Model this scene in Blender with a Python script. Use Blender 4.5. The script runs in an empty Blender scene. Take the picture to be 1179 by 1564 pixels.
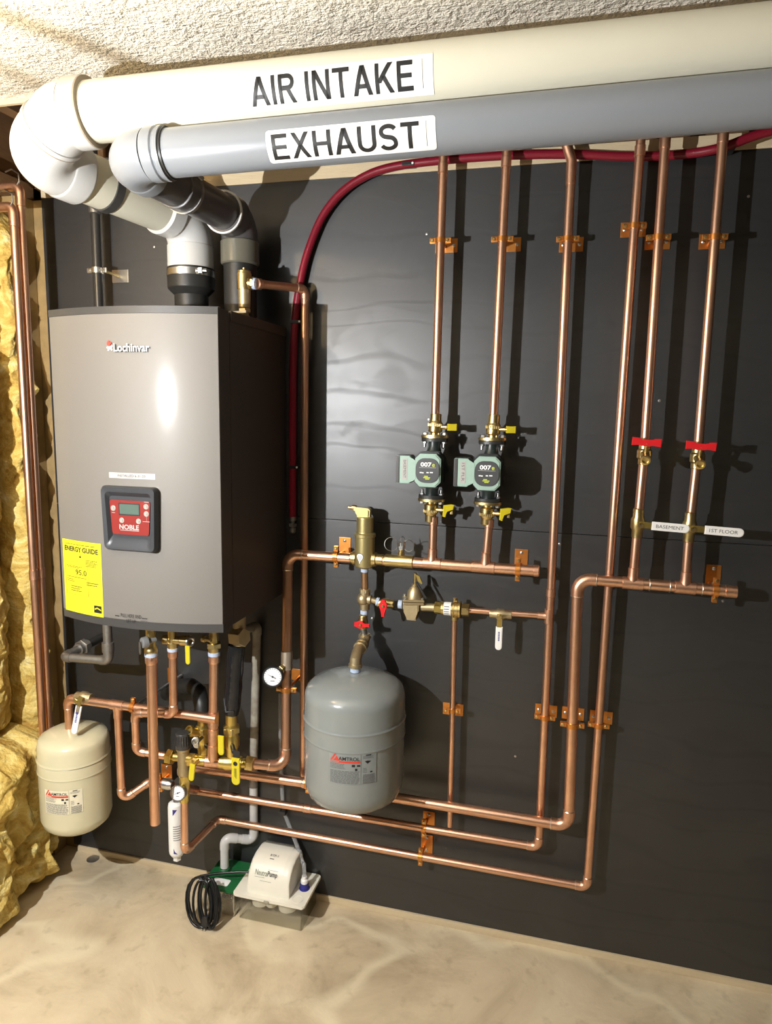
import bpy, bmesh, math, random
from mathutils import Vector, Matrix, noise
random.seed(7)
V = Vector
PI = math.pi
S = bpy.context.scene
COL = S.collection

# ------------------------------------------------------------------ camera
CAM = V((0.0, -1.915, 1.56))
CR = V((0.96695894, 0.2542992, 0.01795347))
CU = V((-0.05386693, 0.13497582, 0.98938359))
CF = V((-0.24917617, 0.9576604, -0.14421439))
FPX, CX, CY = 1060.0, 589.5, 782.0
cd = bpy.data.cameras.new('camera')
cam = bpy.data.objects.new('camera', cd)
COL.objects.link(cam)
cam.matrix_world = Matrix(((CR.x, CU.x, -CF.x, CAM.x), (CR.y, CU.y, -CF.y, CAM.y), (CR.z, CU.z, -CF.z, CAM.z), (0, 0, 0, 1)))
cd.sensor_fit = 'VERTICAL'
cd.sensor_height = 24.0
cd.lens = 24.0 * FPX / 1564.0
cd.clip_start = 0.02
S.camera = cam

# ------------------------------------------------------------------ world, lights, exposure
w = bpy.data.worlds.new('world')
S.world = w
w.use_nodes = True
w.node_tree.nodes['Background'].inputs['Color'].default_value = (1.0, 0.85, 0.66, 1)
w.node_tree.nodes['Background'].inputs['Strength'].default_value = 0.003


def point_light(name, loc, power, color, radius):
    d = bpy.data.lights.new(name, 'POINT')
    d.energy = power
    d.color = color
    d.shadow_soft_size = radius
    o = bpy.data.objects.new(name, d)
    o.location = loc
    COL.objects.link(o)
    return o


point_light('work_light', (-1.18, -1.66, 1.60), 145.0, (0.98, 0.98, 0.98), 0.005)
point_light('ceiling_bulb', (-1.36, -1.05, 2.06), 15.0, (1.0, 0.70, 0.34), 0.03)
point_light('warm_fill', (0.75, -2.9, 2.15), 1.0, (1.0, 0.80, 0.55), 0.06)  # added fill light behind the camera, not a lamp of the room
S.view_settings.view_transform = 'Standard'
S.view_settings.look = 'None'
S.view_settings.gamma = 1.0
S.view_settings.use_curve_mapping = False
S.view_settings.exposure = 0.0


# ------------------------------------------------------------------ pixel -> point helpers (points get their own real distance)
def ray(px, py):
    return CF + CR * ((px - CX) / FPX) - CU * ((py - CY) / FPX)


def at(px, py, s=0.0):
    """Point of the view ray that stands s metres in front of the back wall (wall plane y = 0)."""
    d = ray(px, py)
    return CAM + d * ((1.915 - s) / d.y)


def atz(px, py, z=0.0):
    d = ray(px, py)
    return CAM + d * ((z - CAM.z) / d.z)


def atx(px, py, x):
    d = ray(px, py)
    return CAM + d * ((x - CAM.x) / d.x)


# ------------------------------------------------------------------ materials
def mat(name, color, rough=0.5, metal=0.0, noise_amt=0.0, noise_scale=20.0, color2=None, bump=0.0, bump_scale=200.0,
        spec=0.5, coat=0.0, trans=0.0, ior=1.45, rough_var=0.0, stretch=None):
    m = bpy.data.materials.new(name)
    m.use_nodes = True
    nt = m.node_tree
    b = nt.nodes['Principled BSDF']
    b.inputs['Base Color'].default_value = (*color, 1)
    b.inputs['Roughness'].default_value = rough
    b.inputs['Metallic'].default_value = metal
    b.inputs['Specular IOR Level'].default_value = spec
    b.inputs['Coat Weight'].default_value = coat
    b.inputs['Transmission Weight'].default_value = trans
    b.inputs['IOR'].default_value = ior
    tc = nt.nodes.new('ShaderNodeTexCoord')
    src = tc.outputs['Object']
    if stretch:
        mp = nt.nodes.new('ShaderNodeMapping')
        mp.inputs['Scale'].default_value = stretch
        nt.links.new(src, mp.inputs['Vector'])
        src = mp.outputs['Vector']
    if noise_amt > 0:
        n = nt.nodes.new('ShaderNodeTexNoise')
        n.inputs['Scale'].default_value = noise_scale
        n.inputs['Detail'].default_value = 6
        n.inputs['Roughness'].default_value = 0.65
        nt.links.new(src, n.inputs['Vector'])
        r = nt.nodes.new('ShaderNodeValToRGB')
        r.color_ramp.elements[0].position = 0.5 - 0.22
        r.color_ramp.elements[1].position = 0.5 + 0.22
        c2 = color2 or tuple(c * 0.5 for c in color)
        r.color_ramp.elements[0].color = (*[a + (b_ - a) * noise_amt for a, b_ in zip(color, c2)], 1)
        r.color_ramp.elements[1].color = (*color, 1)
        nt.links.new(n.outputs['Fac'], r.inputs['Fac'])
        nt.links.new(r.outputs['Color'], b.inputs['Base Color'])
        if rough_var:
            mr = nt.nodes.new('ShaderNodeMapRange')
            mr.inputs['From Min'].default_value = 0.3
            mr.inputs['From Max'].default_value = 0.7
            mr.inputs['To Min'].default_value = rough + rough_var
            mr.inputs['To Max'].default_value = rough - rough_var * 0.5
            nt.links.new(n.outputs['Fac'], mr.inputs['Value'])
            nt.links.new(mr.outputs['Result'], b.inputs['Roughness'])
    if bump > 0:
        n2 = nt.nodes.new('ShaderNodeTexNoise')
        n2.inputs['Scale'].default_value = bump_scale
        n2.inputs['Detail'].default_value = 4
        nt.links.new(src, n2.inputs['Vector'])
        bp = nt.nodes.new('ShaderNodeBump')
        bp.inputs['Strength'].default_value = bump
        bp.inputs['Distance'].default_value = 0.004
        nt.links.new(n2.outputs['Fac'], bp.inputs['Height'])
        nt.links.new(bp.outputs['Normal'], b.inputs['Normal'])
    return m


M = {}
M['copper'] = mat('copper', (0.93, 0.57, 0.39), 0.33, 0.97, 0.55, 9, (0.50, 0.22, 0.11), rough_var=0.08)
M['copper_fit'] = mat('copper_fitting', (0.90, 0.54, 0.37), 0.36, 0.97, 0.6, 60, (0.50, 0.24, 0.13), rough_var=0.1)
M['solder'] = mat('solder', (0.78, 0.70, 0.60), 0.35, 1.0)
M['bracket'] = mat('copper_plated_steel', (0.80, 0.33, 0.08), 0.36, 0.9, 0.5, 70, (0.50, 0.18, 0.04))
M['brass'] = mat('brass', (0.76, 0.60, 0.28), 0.30, 1.0, 0.5, 55, (0.46, 0.34, 0.13), rough_var=0.1)
M['brass_dull'] = mat('dull_bronze', (0.55, 0.45, 0.27), 0.45, 0.85, 0.5, 45, (0.36, 0.28, 0.15))
M['olive_brass'] = mat('olive_lacquered_brass', (0.52, 0.43, 0.19), 0.38, 0.8, 0.3, 30, (0.44, 0.36, 0.16))
M['steel'] = mat('zinc_steel', (0.72, 0.72, 0.70), 0.3, 1.0, 0.4, 60)
M['steel_dark'] = mat('galvanised_iron', (0.36, 0.35, 0.33), 0.45, 0.9, 0.5, 60, (0.18, 0.17, 0.16))
M['black_iron'] = mat('black_iron', (0.035, 0.034, 0.032), 0.4, 0.3, 0.4, 40)
M['white_pvc'] = mat('white_pvc', (0.60, 0.595, 0.575), 0.28, 0, 0.06, 8)
M['cream_pvc'] = mat('cream_pvc', (0.69, 0.66, 0.53), 0.35, 0, 0.08, 6)
M['grey_pvc'] = mat('grey_pvc', (0.235, 0.252, 0.275), 0.34, 0, 0.08, 6)
M['shaded_pvc'] = mat('shaded_grey_pvc', (0.085, 0.08, 0.08), 0.35, 0, 0.2, 8)  # grey pipe darkened in its colour to stand for shadow on the leg
M['button_grey'] = mat('button_grey', (0.30, 0.28, 0.25), 0.4)
M['dull_paper'] = mat('off_white_paper', (0.40, 0.39, 0.37), 0.5)
M['panel_ink'] = mat('pale_ink', (0.36, 0.34, 0.33), 0.5)
M['grey_ink2'] = mat('faded_ink', (0.045, 0.045, 0.045), 0.6)
M['seam'] = mat('cement_seam', (0.30, 0.25, 0.19), 0.5)
M['rubber'] = mat('black_rubber', (0.018, 0.018, 0.017), 0.45)
M['black_plastic'] = mat('black_plastic', (0.02, 0.02, 0.021), 0.35)
M['tape_white'] = mat('white_thread_tape', (0.52, 0.60, 0.72), 0.6, 0, 0.6, 50, (0.28, 0.40, 0.66))
M['white_plastic'] = mat('white_plastic', (0.84, 0.83, 0.80), 0.35)
M['off_white'] = mat('off_white_plastic', (0.80, 0.77, 0.66), 0.38, 0, 0.06, 20)
M['paper'] = mat('white_paper', (0.88, 0.88, 0.86), 0.5)
M['yellow_paper'] = mat('yellow_paper', (0.62, 0.57, 0.02), 0.5)
M['ink'] = mat('black_ink', (0.012, 0.012, 0.012), 0.5)
M['grey_ink'] = mat('grey_ink', (0.085, 0.085, 0.082), 0.6)
M['olive_ink'] = mat('olive_ink', (0.06, 0.055, 0.006), 0.6)
M['red_ink'] = mat('red_ink', (0.62, 0.05, 0.03), 0.5)
M['blue_ink'] = mat('blue_ink', (0.03, 0.03, 0.22), 0.5)
M['white_ink'] = mat('white_ink', (0.9, 0.9, 0.88), 0.45)
M['lime_ink'] = mat('lime_ink', (0.55, 0.65, 0.04), 0.5)
M['red_plastic'] = mat('red_plastic', (0.62, 0.015, 0.02), 0.35)
M['red_pex'] = mat('red_pex_tube', (0.19, 0.008, 0.020), 0.30)
M['red_panel'] = mat('red_panel', (0.19, 0.018, 0.013), 0.35)
M['yellow_plastic'] = mat('yellow_plastic', (0.60, 0.50, 0.02), 0.4)
M['yellow_brass'] = mat('bright_brass', (0.78, 0.60, 0.18), 0.32, 0.95, 0.4, 60, (0.45, 0.32, 0.08))
M['green_paint'] = mat('sage_green_paint', (0.32, 0.46, 0.39), 0.35, 0, 0.1, 40)
M['green_dark'] = mat('dark_green_casting', (0.018, 0.026, 0.024), 0.35, 0, 0.3, 50)
M['green_lid'] = mat('green_plastic', (0.012, 0.12, 0.035), 0.35)
M['panel_silver'] = mat('silver_brown_paint', (0.160, 0.148, 0.132), 0.55, 0.14, 0.08, 300, bump=0.03, bump_scale=1500, coat=0.35)
M['panel_silver'].node_tree.nodes['Principled BSDF'].inputs['Coat Roughness'].default_value = 0.13
M['panel_dark'] = mat('dark_brown_paint', (0.060, 0.048, 0.042), 0.42, 0.1, 0.1, 300)
M['trim_dark'] = mat('dark_grey_trim', (0.045, 0.043, 0.041), 0.4, 0.0)
M['bezel'] = mat('charcoal_plastic', (0.035, 0.037, 0.041), 0.33)
M['lcd'] = mat('lcd_screen', (0.075, 0.11, 0.09), 0.2)
M['tank_grey'] = mat('blue_grey_enamel', (0.235, 0.255, 0.248), 0.22, 0, 0.04, 8, coat=0.5)
M['tank_cream'] = mat('cream_enamel', (0.58, 0.535, 0.36), 0.22, 0, 0.04, 8, coat=0.4)
M['timber'] = mat('pale_timber', (0.68, 0.56, 0.37), 0.6, 0, 0.5, 6, (0.48, 0.36, 0.2), bump=0.2, bump_scale=60, stretch=(1, 8, 8))
M['osb'] = mat('tan_board', (0.34, 0.235, 0.10), 0.7, 0, 0.6, 25, (0.20, 0.13, 0.05), bump=0.2, bump_scale=60)
M['joist'] = mat('dark_joist_timber', (0.14, 0.075, 0.03), 0.7, 0, 0.5, 12, (0.07, 0.035, 0.015), bump=0.2, bump_scale=50, stretch=(6, 1, 6))
M['foil'] = mat('silver_foil', (0.72, 0.71, 0.66), 0.25, 1.0, 0.5, 60, bump=1.0, bump_scale=55)
M['stone'] = mat('limestone_chips', (0.62, 0.60, 0.55), 0.7, 0, 0.6, 40)


def thin_clear(name, tint, gloss):
    m = bpy.data.materials.new(name)
    m.use_nodes = True
    nt = m.node_tree
    nt.nodes.remove(nt.nodes['Principled BSDF'])
    t = nt.nodes.new('ShaderNodeBsdfTransparent')
    t.inputs['Color'].default_value = (*tint, 1)
    g = nt.nodes.new('ShaderNodeBsdfGlossy')
    g.inputs['Roughness'].default_value = 0.06
    lw = nt.nodes.new('ShaderNodeLayerWeight')
    lw.inputs['Blend'].default_value = 0.35
    pw = nt.nodes.new('ShaderNodeMath')
    pw.operation = 'POWER'
    pw.inputs[1].default_value = gloss
    nt.links.new(lw.outputs['Facing'], pw.inputs[0])
    fr = nt.nodes.new('ShaderNodeMath')
    fr.operation = 'MULTIPLY_ADD'
    fr.inputs[1].default_value = 0.45
    fr.inputs[2].default_value = 0.05
    nt.links.new(pw.outputs[0], fr.inputs[0])
    mx = nt.nodes.new('ShaderNodeMixShader')
    nt.links.new(fr.outputs[0], mx.inputs['Fac'])
    nt.links.new(t.outputs[0], mx.inputs[1])
    nt.links.new(g.outputs[0], mx.inputs[2])
    nt.links.new(mx.outputs[0], nt.nodes['Material Output'].inputs['Surface'])
    return m


M['clear'] = thin_clear('clear_plastic', (0.955, 0.955, 0.94), 2.0)
M['clear_tube'] = mat('clear_vinyl', (0.80, 0.82, 0.84), 0.12, 0, trans=0.75, ior=1.2)
M['dial'] = mat('dial_face', (0.86, 0.87, 0.88), 0.3)
M['darkhole'] = mat('dark_opening', (0.01, 0.01, 0.01), 0.6)


def wall_material():
    m = mat('black_painted_plywood', (0.02, 0.02, 0.021), 0.5, spec=0.75)
    nt = m.node_tree
    b = nt.nodes['Principled BSDF']
    N, L = nt.nodes.new, nt.links.new
    tc = N('ShaderNodeTexCoord')

    def mapped(scale):
        q = N('ShaderNodeMapping')
        q.inputs['Scale'].default_value = scale
        L(tc.outputs['Object'], q.inputs['Vector'])
        return q.outputs['Vector']

    def noise_tex(vec, scale, detail, dist=0.0):
        q = N('ShaderNodeTexNoise')
        q.inputs['Scale'].default_value = scale
        q.inputs['Detail'].default_value = detail
        q.inputs['Distortion'].default_value = dist
        L(vec, q.inputs['Vector'])
        return q.outputs['Fac']

    def ramp(src, stops):
        q = N('ShaderNodeValToRGB')
        el = q.color_ramp.elements
        while len(el) < len(stops):
            el.new(0.5)
        for e_, (p_, v_) in zip(el, stops):
            e_.position = p_
            e_.color = (v_, v_, v_, 1)
        L(src, q.inputs['Fac'])
        return q.outputs['Color']

    def math(op, a, c, d=None):
        q = N('ShaderNodeMath')
        q.operation = op
        for i, x in enumerate((a, c, d)):
            if x is None:
                continue
            if isinstance(x, (int, float)):
                q.inputs[i].default_value = x
            else:
                L(x, q.inputs[i])
        return q.outputs[0]
    wave = N('ShaderNodeTexWave')
    wave.bands_direction = 'Z'
    wave.inputs['Scale'].default_value = 1.6
    wave.inputs['Distortion'].default_value = 11.0
    wave.inputs['Detail'].default_value = 2.5
    wave.inputs['Detail Scale'].default_value = 1.1
    L(mapped((0.9, 1, 2.2)), wave.inputs['Vector'])
    grain = ramp(wave.outputs['Fac'], [(0.0, 0.0), (0.10, 1.0), (0.80, 0.8)])          # thin dark grain arcs
    patch = ramp(noise_tex(mapped((1, 1, 1.6)), 4.2, 5, 0.8), [(0.47, 0.0), (0.515, 1.0)])   # roller overlaps
    cloud = noise_tex(mapped((1, 1, 1)), 9.0, 8)
    fine = noise_tex(mapped((14, 1, 120)), 3.0, 4)
    k = math('MULTIPLY_ADD', grain, 0.35, math('MULTIPLY_ADD', patch, 0.25, math('MULTIPLY', cloud, 0.7)))
    mr = N('ShaderNodeMapRange')
    mr.inputs['From Min'].default_value = 0.25
    mr.inputs['From Max'].default_value = 0.95
    mr.inputs['To Min'].default_value = 0.58
    mr.inputs['To Max'].default_value = 0.42
    L(k, mr.inputs['Value'])
    L(mr.outputs['Result'], b.inputs['Roughness'])
    cr = N('ShaderNodeValToRGB')
    cr.color_ramp.elements[0].position = 0.3
    cr.color_ramp.elements[0].color = (0.010, 0.010, 0.0105, 1)
    cr.color_ramp.elements[1].position = 0.95
    cr.color_ramp.elements[1].color = (0.017, 0.0174, 0.0182, 1)
    L(k, cr.inputs['Fac'])
    L(cr.outputs['Color'], b.inputs['Base Color'])
    b.inputs['Coat Weight'].default_value = 0.55
    b.inputs['Coat Roughness'].default_value = 0.43
    b.inputs['Coat IOR'].default_value = 1.5
    bp = N('ShaderNodeBump')
    bp.inputs['Strength'].default_value = 0.10
    bp.inputs['Distance'].default_value = 0.003
    L(math('MULTIPLY_ADD', fine, 0.12, k), bp.inputs['Height'])
    L(bp.outputs['Normal'], b.inputs['Normal'])
    return m


def floor_material():
    m = mat('stained_concrete', (0.4, 0.33, 0.23), 0.62)
    nt = m.node_tree
    b = nt.nodes['Principled BSDF']
    tc = nt.nodes.new('ShaderNodeTexCoord')
    n1 = nt.nodes.new('ShaderNodeTexNoise')
    n1.inputs['Scale'].default_value = 3.2
    n1.inputs['Detail'].default_value = 9
    n1.inputs['Roughness'].default_value = 0.62
    n1.inputs['Distortion'].default_value = 0.6
    nt.links.new(tc.outputs['Object'], n1.inputs['Vector'])
    r1 = nt.nodes.new('ShaderNodeValToRGB')
    e = r1.color_ramp.elements
    e[0].position = 0.30
    e[0].color = (0.40, 0.315, 0.20, 1)
    e[1].position = 0.72
    e[1].color = (0.73, 0.62, 0.43, 1)
    x = e.new(0.5)
    x.color = (0.61, 0.50, 0.335, 1)
    nt.links.new(n1.outputs['Fac'], r1.inputs['Fac'])
    # pale mineral tide lines: contours of a slow noise
    n2 = nt.nodes.new('ShaderNodeTexNoise')
    n2.inputs['Scale'].default_value = 1.35
    n2.inputs['Detail'].default_value = 2.5
    n2.inputs['Distortion'].default_value = 0.4
    nt.links.new(tc.outputs['Object'], n2.inputs['Vector'])
    sb = nt.nodes.new('ShaderNodeMath')
    sb.operation = 'SUBTRACT'
    sb.inputs[1].default_value = 0.47
    nt.links.new(n2.outputs['Fac'], sb.inputs[0])
    ab = nt.nodes.new('ShaderNodeMath')
    ab.operation = 'ABSOLUTE'
    nt.links.new(sb.outputs[0], ab.inputs[0])
    r2 = nt.nodes.new('ShaderNodeValToRGB')
    r2.color_ramp.elements[0].position = 0.004
    r2.color_ramp.elements[0].color = (0.55, 0.55, 0.55, 1)
    r2.color_ramp.elements[1].position = 0.022
    r2.color_ramp.elements[1].color = (0, 0, 0, 1)
    nt.links.new(ab.outputs[0], r2.inputs['Fac'])
    mx = nt.nodes.new('ShaderNodeMixRGB')
    nt.links.new(r2.outputs['Color'], mx.inputs['Fac'])
    nt.links.new(r1.outputs['Color'], mx.inputs['Color1'])
    mx.inputs['Color2'].default_value = (0.80, 0.71, 0.50, 1)
    # dark specks
    n3 = nt.nodes.new('ShaderNodeTexNoise')
    n3.inputs['Scale'].default_value = 19
    n3.inputs['Detail'].default_value = 5
    nt.links.new(tc.outputs['Object'], n3.inputs['Vector'])
    r3 = nt.nodes.new('ShaderNodeValToRGB')
    r3.color_ramp.elements[0].position = 0.24
    r3.color_ramp.elements[0].color = (0.74, 0.72, 0.68, 1)
    r3.color_ramp.elements[1].position = 0.42
    r3.color_ramp.elements[1].color = (1, 1, 1, 1)
    nt.links.new(n3.outputs['Fac'], r3.inputs['Fac'])
    mu = nt.nodes.new('ShaderNodeMixRGB')
    mu.blend_type = 'MULTIPLY'
    mu.inputs['Fac'].default_value = 1
    nt.links.new(mx.outputs['Color'], mu.inputs['Color1'])
    nt.links.new(r3.outputs['Color'], mu.inputs['Color2'])
    nt.links.new(mu.outputs['Color'], b.inputs['Base Color'])
    bp = nt.nodes.new('ShaderNodeBump')
    bp.inputs['Strength'].default_value = 0.5
    bp.inputs['Distance'].default_value = 0.012
    nt.links.new(n1.outputs['Fac'], bp.inputs['Height'])
    nt.links.new(bp.outputs['Normal'], b.inputs['Normal'])
    return m


def stucco_material():
    m = mat('stucco_ceiling', (0.74, 0.70, 0.61), 0.85)
    nt = m.node_tree
    b = nt.nodes['Principled BSDF']
    tc = nt.nodes.new('ShaderNodeTexCoord')
    n = nt.nodes.new('ShaderNodeTexNoise')
    n.inputs['Scale'].default_value = 95
    n.inputs['Detail'].default_value = 3
    n.inputs['Roughness'].default_value = 0.55
    nt.links.new(tc.outputs['Object'], n.inputs['Vector'])
    n4 = nt.nodes.new('ShaderNodeTexNoise')
    n4.inputs['Scale'].default_value = 7
    nt.links.new(tc.outputs['Object'], n4.inputs['Vector'])
    ad = nt.nodes.new('ShaderNodeMath')
    ad.operation = 'MULTIPLY_ADD'
    ad.inputs[1].default_value = 2.0
    nt.links.new(n4.outputs['Fac'], ad.inputs[0])
    nt.links.new(n.outputs['Fac'], ad.inputs[2])
    bp = nt.nodes.new('ShaderNodeBump')
    bp.inputs['Strength'].default_value = 1.0
    bp.inputs['Distance'].default_value = 0.012
    nt.links.new(ad.outputs[0], bp.inputs['Height'])
    nt.links.new(bp.outputs['Normal'], b.inputs['Normal'])
    return m


def insulation_material():
    m = mat('fibreglass_wool', (0.5, 0.4, 0.12), 0.9, spec=0.15)
    nt = m.node_tree
    b = nt.nodes['Principled BSDF']
    tc = nt.nodes.new('ShaderNodeTexCoord')
    n = nt.nodes.new('ShaderNodeTexNoise')
    n.inputs['Scale'].default_value = 9
    n.inputs['Detail'].default_value = 8
    n.inputs['Roughness'].default_value = 0.6
    n.inputs['Distortion'].default_value = 2.2
    nt.links.new(tc.outputs['Object'], n.inputs['Vector'])
    r = nt.nodes.new('ShaderNodeValToRGB')
    e = r.color_ramp.elements
    e[0].position = 0.30
    e[0].color = (0.35, 0.20, 0.045, 1)
    e[1].position = 0.74
    e[1].color = (0.84, 0.76, 0.48, 1)
    x = e.new(0.47)
    x.color = (0.58, 0.41, 0.11, 1)
    x = e.new(0.58)
    x.color = (0.69, 0.56, 0.21, 1)
    nt.links.new(n.outputs['Fac'], r.inputs['Fac'])
    nt.links.new(r.outputs['Color'], b.inputs['Base Color'])
    n2 = nt.nodes.new('ShaderNodeTexNoise')
    n2.inputs['Scale'].default_value = 70
    n2.inputs['Detail'].default_value = 6
    nt.links.new(tc.outputs['Object'], n2.inputs['Vector'])
    bp = nt.nodes.new('ShaderNodeBump')
    bp.inputs['Strength'].default_value = 0.8
    bp.inputs['Distance'].default_value = 0.012
    nt.links.new(n2.outputs['Fac'], bp.inputs['Height'])
    nt.links.new(bp.outputs['Normal'], b.inputs['Normal'])
    return m


M['wall'] = wall_material()
M['floor'] = floor_material()
M['stucco'] = stucco_material()
M['wool'] = insulation_material()
M['plaster'] = mat('low_bounce_plaster', (0.06, 0.055, 0.05), 0.8, 0, 0.2, 3)  # unseen walls darkened so less light bounces onto the back wall


# ------------------------------------------------------------------ bmesh shapes
def frame_of(axis):
    a = V(axis).normalized()
    h = V((0, 0, 1)) if abs(a.z) < 0.9 else V((1, 0, 0))
    u = h.cross(a).normalized()
    return a, u, a.cross(u)


def lathe(bm, prof, o=(0, 0, 0), axis=(0, 0, 1), seg=24, caps=True, phase=0.0):
    """prof: list of (radius, height) along axis."""
    a, u, v = frame_of(axis)
    o = V(o)
    rings = []
    for r, h in prof:
        if r < 1e-6:
            rings.append([bm.verts.new(o + a * h)])
        else:
            rings.append([bm.verts.new(o + a * h + u * (r * math.cos(phase + 2 * PI * i / seg)) + v * (r * math.sin(phase + 2 * PI * i / seg))) for i in range(seg)])
    for A, B in zip(rings, rings[1:]):
        if len(A) == 1 and len(B) == 1:
            continue
        for i in range(seg):
            j = (i + 1) % seg
            if len(A) == 1:
                bm.faces.new((A[0], B[j], B[i]))
            elif len(B) == 1:
                bm.faces.new((A[i], A[j], B[0]))
            else:
                bm.faces.new((A[i], A[j], B[j], B[i]))
    if caps:
        if len(rings[0]) > 1:
            bm.faces.new(list(reversed(rings[0])))
        if len(rings[-1]) > 1:
            bm.faces.new(rings[-1])
    return bm


def cyl(bm, p0, p1, r0, r1=None, seg=20):
    p0, p1 = V(p0), V(p1)
    d = p1 - p0
    L = d.length
    r1 = r0 if r1 is None else r1
    return lathe(bm, [(r0, 0), (r1, L)], p0, d, seg)


def rcyl(bm, p0, p1, r, b=0.001, seg=20):
    p0, p1 = V(p0), V(p1)
    d = p1 - p0
    L = d.length
    return lathe(bm, [(r - b, 0), (r, b), (r, L - b), (r - b, L)], p0, d, seg)


def hexn(bm, p0, p1, r, b=0.0012):
    p0, p1 = V(p0), V(p1)
    d = p1 - p0
    L = d.length
    return lathe(bm, [(r - b, 0), (r, b), (r, L - b), (r - b, L)], p0, d, 6, phase=PI / 6)


def tube(bm, pts, r, seg=16, closed=False):
    pts = [V(p) for p in pts]
    n = len(pts)
    rr = r if isinstance(r, (list, tuple)) else [r] * n
    tang = []
    for i in range(n):
        if closed:
            t = pts[(i + 1) % n] - pts[i - 1]
        else:
            t = pts[min(i + 1, n - 1)] - pts[max(i - 1, 0)]
        tang.append(t.normalized())
    _, u, _ = frame_of(tang[0])
    rings = []
    for i in range(n):
        t = tang[i]
        u = (u - t * u.dot(t)).normalized()
        v = t.cross(u)
        rings.append([bm.verts.new(pts[i] + (u * math.cos(2 * PI * k / seg) + v * math.sin(2 * PI * k / seg)) * rr[i]) for k in range(seg)])
    pairs = list(zip(rings, rings[1:]))
    if closed:
        pairs.append((rings[-1], rings[0]))
    for A, B in pairs:
        for k in range(seg):
            j = (k + 1) % seg
            bm.faces.new((A[k], A[j], B[j], B[k]))
    if not closed:
        bm.faces.new(list(reversed(rings[0])))
        bm.faces.new(rings[-1])
    return bm


def ring(bm, c, axis, R, r, seg=24, rs=8):
    a, u, v = frame_of(axis)
    c = V(c)
    return tube(bm, [c + (u * math.cos(2 * PI * i / seg) + v * math.sin(2 * PI * i / seg)) * R for i in range(seg)], r, rs, True)


def band(bm, c, axis, ri, ro, h, seg=24):
    """flat collar around an axis, height h centred at c"""
    a, u, v = frame_of(axis)
    c = V(c)
    prof = [(ri, -h / 2), (ro, -h / 2), (ro, h / 2), (ri, h / 2)]
    rings = [[bm.verts.new(c + a * z + (u * math.cos(2 * PI * i / seg) + v * math.sin(2 * PI * i / seg)) * r) for i in range(seg)] for r, z in prof]
    for q in range(4):
        A, B = rings[q], rings[(q + 1) % 4]
        for i in range(seg):
            j = (i + 1) % seg
            bm.faces.new((A[i], A[j], B[j], B[i]))
    return bm


def box(bm, c, size, bevel=0.0, rot=None, segs=2):
    t = bmesh.new()
    bmesh.ops.create_cube(t, size=1.0)
    for v in t.verts:
        v.co = V((v.co.x * size[0], v.co.y * size[1], v.co.z * size[2]))
    if bevel > 0:
        bmesh.ops.bevel(t, geom=t.edges[:], offset=bevel, segments=segs, affect='EDGES', profile=0.5)
    mtx = Matrix.Translation(V(c))
    if rot is not None:
        mtx = mtx @ rot.to_4x4()
    t.transform(mtx)
    me = bpy.data.meshes.new('tmp')
    t.to_mesh(me)
    t.free()
    bm.from_mesh(me)
    bpy.data.meshes.remove(me)
    return bm


def box2(bm, a, b, bevel=0.0):
    a, b = V(a), V(b)
    return box(bm, (a + b) / 2, (abs(b.x - a.x), abs(b.y - a.y), abs(b.z - a.z)), bevel)


def prism(bm, out, o, u, v, depth, bevel=0.0):
    """extrude the 2D outline (list of (a,b)) standing in plane o,u,v along n = u x v by depth"""
    o, u, v = V(o), V(u).normalized(), V(v).normalized()
    n = u.cross(v)
    t = bmesh.new()
    A = [t.verts.new(o + u * a + v * b) for a, b in out]
    B = [t.verts.new(o + u * a + v * b + n * depth) for a, b in out]
    t.faces.new(list(reversed(A)))
    t.faces.new(B)
    k = len(out)
    for i in range(k):
        j = (i + 1) % k
        t.faces.new((A[i], A[j], B[j], B[i]))
    if bevel > 0:
        es = [e for e in t.edges if abs((e.verts[0].co - e.verts[1].co).normalized().dot(n)) < 0.5]
        bmesh.ops.bevel(t, geom=es, offset=bevel, segments=2, affect='EDGES')
    me = bpy.data.meshes.new('tmp')
    t.to_mesh(me)
    t.free()
    bm.from_mesh(me)
    bpy.data.meshes.remove(me)
    return bm


def stadium(L, wd, n=8, x0=0.0):
    r = wd / 2
    out = [(x0, -r), (x0 + L - r, -r)]
    out += [(x0 + L - r + r * math.cos(a), r * math.sin(a)) for a in [(-PI / 2 + PI * i / n) for i in range(1, n)]]
    out += [(x0 + L - r, r), (x0, r)]
    return out


def rrect(w_, h_, r, n=5):
    out = []
    for cx, cy, a0 in ((w_ / 2 - r, h_ / 2 - r, 0), (-w_ / 2 + r, h_ / 2 - r, PI / 2), (-w_ / 2 + r, -h_ / 2 + r, PI), (w_ / 2 - r, -h_ / 2 + r, 1.5 * PI)):
        for i in range(n + 1):
            a = a0 + PI / 2 * i / n
            out.append((cx + r * math.cos(a), cy + r * math.sin(a)))
    return out


def sphere(bm, c, r, scale=(1, 1, 1), seg=16):
    t = bmesh.new()
    bmesh.ops.create_uvsphere(t, u_segments=seg, v_segments=seg // 2 + 2, radius=r)
    for v in t.verts:
        v.co = V((v.co.x * scale[0], v.co.y * scale[1], v.co.z * scale[2])) + V(c)
    me = bpy.data.meshes.new('tmp')
    t.to_mesh(me)
    t.free()
    bm.from_mesh(me)
    bpy.data.meshes.remove(me)
    return bm


# flat print: a bmesh in (u, v) = (x, y), later laid on a surface
def rect2(bm, u0, v0, u1, v1):
    q = [bm.verts.new((a, b, 0)) for a, b in ((u0, v0), (u1, v0), (u1, v1), (u0, v1))]
    bm.faces.new(q)
    return bm


def poly2(bm, pts):
    bm.faces.new([bm.verts.new((a, b, 0)) for a, b in pts])
    return bm


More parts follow.
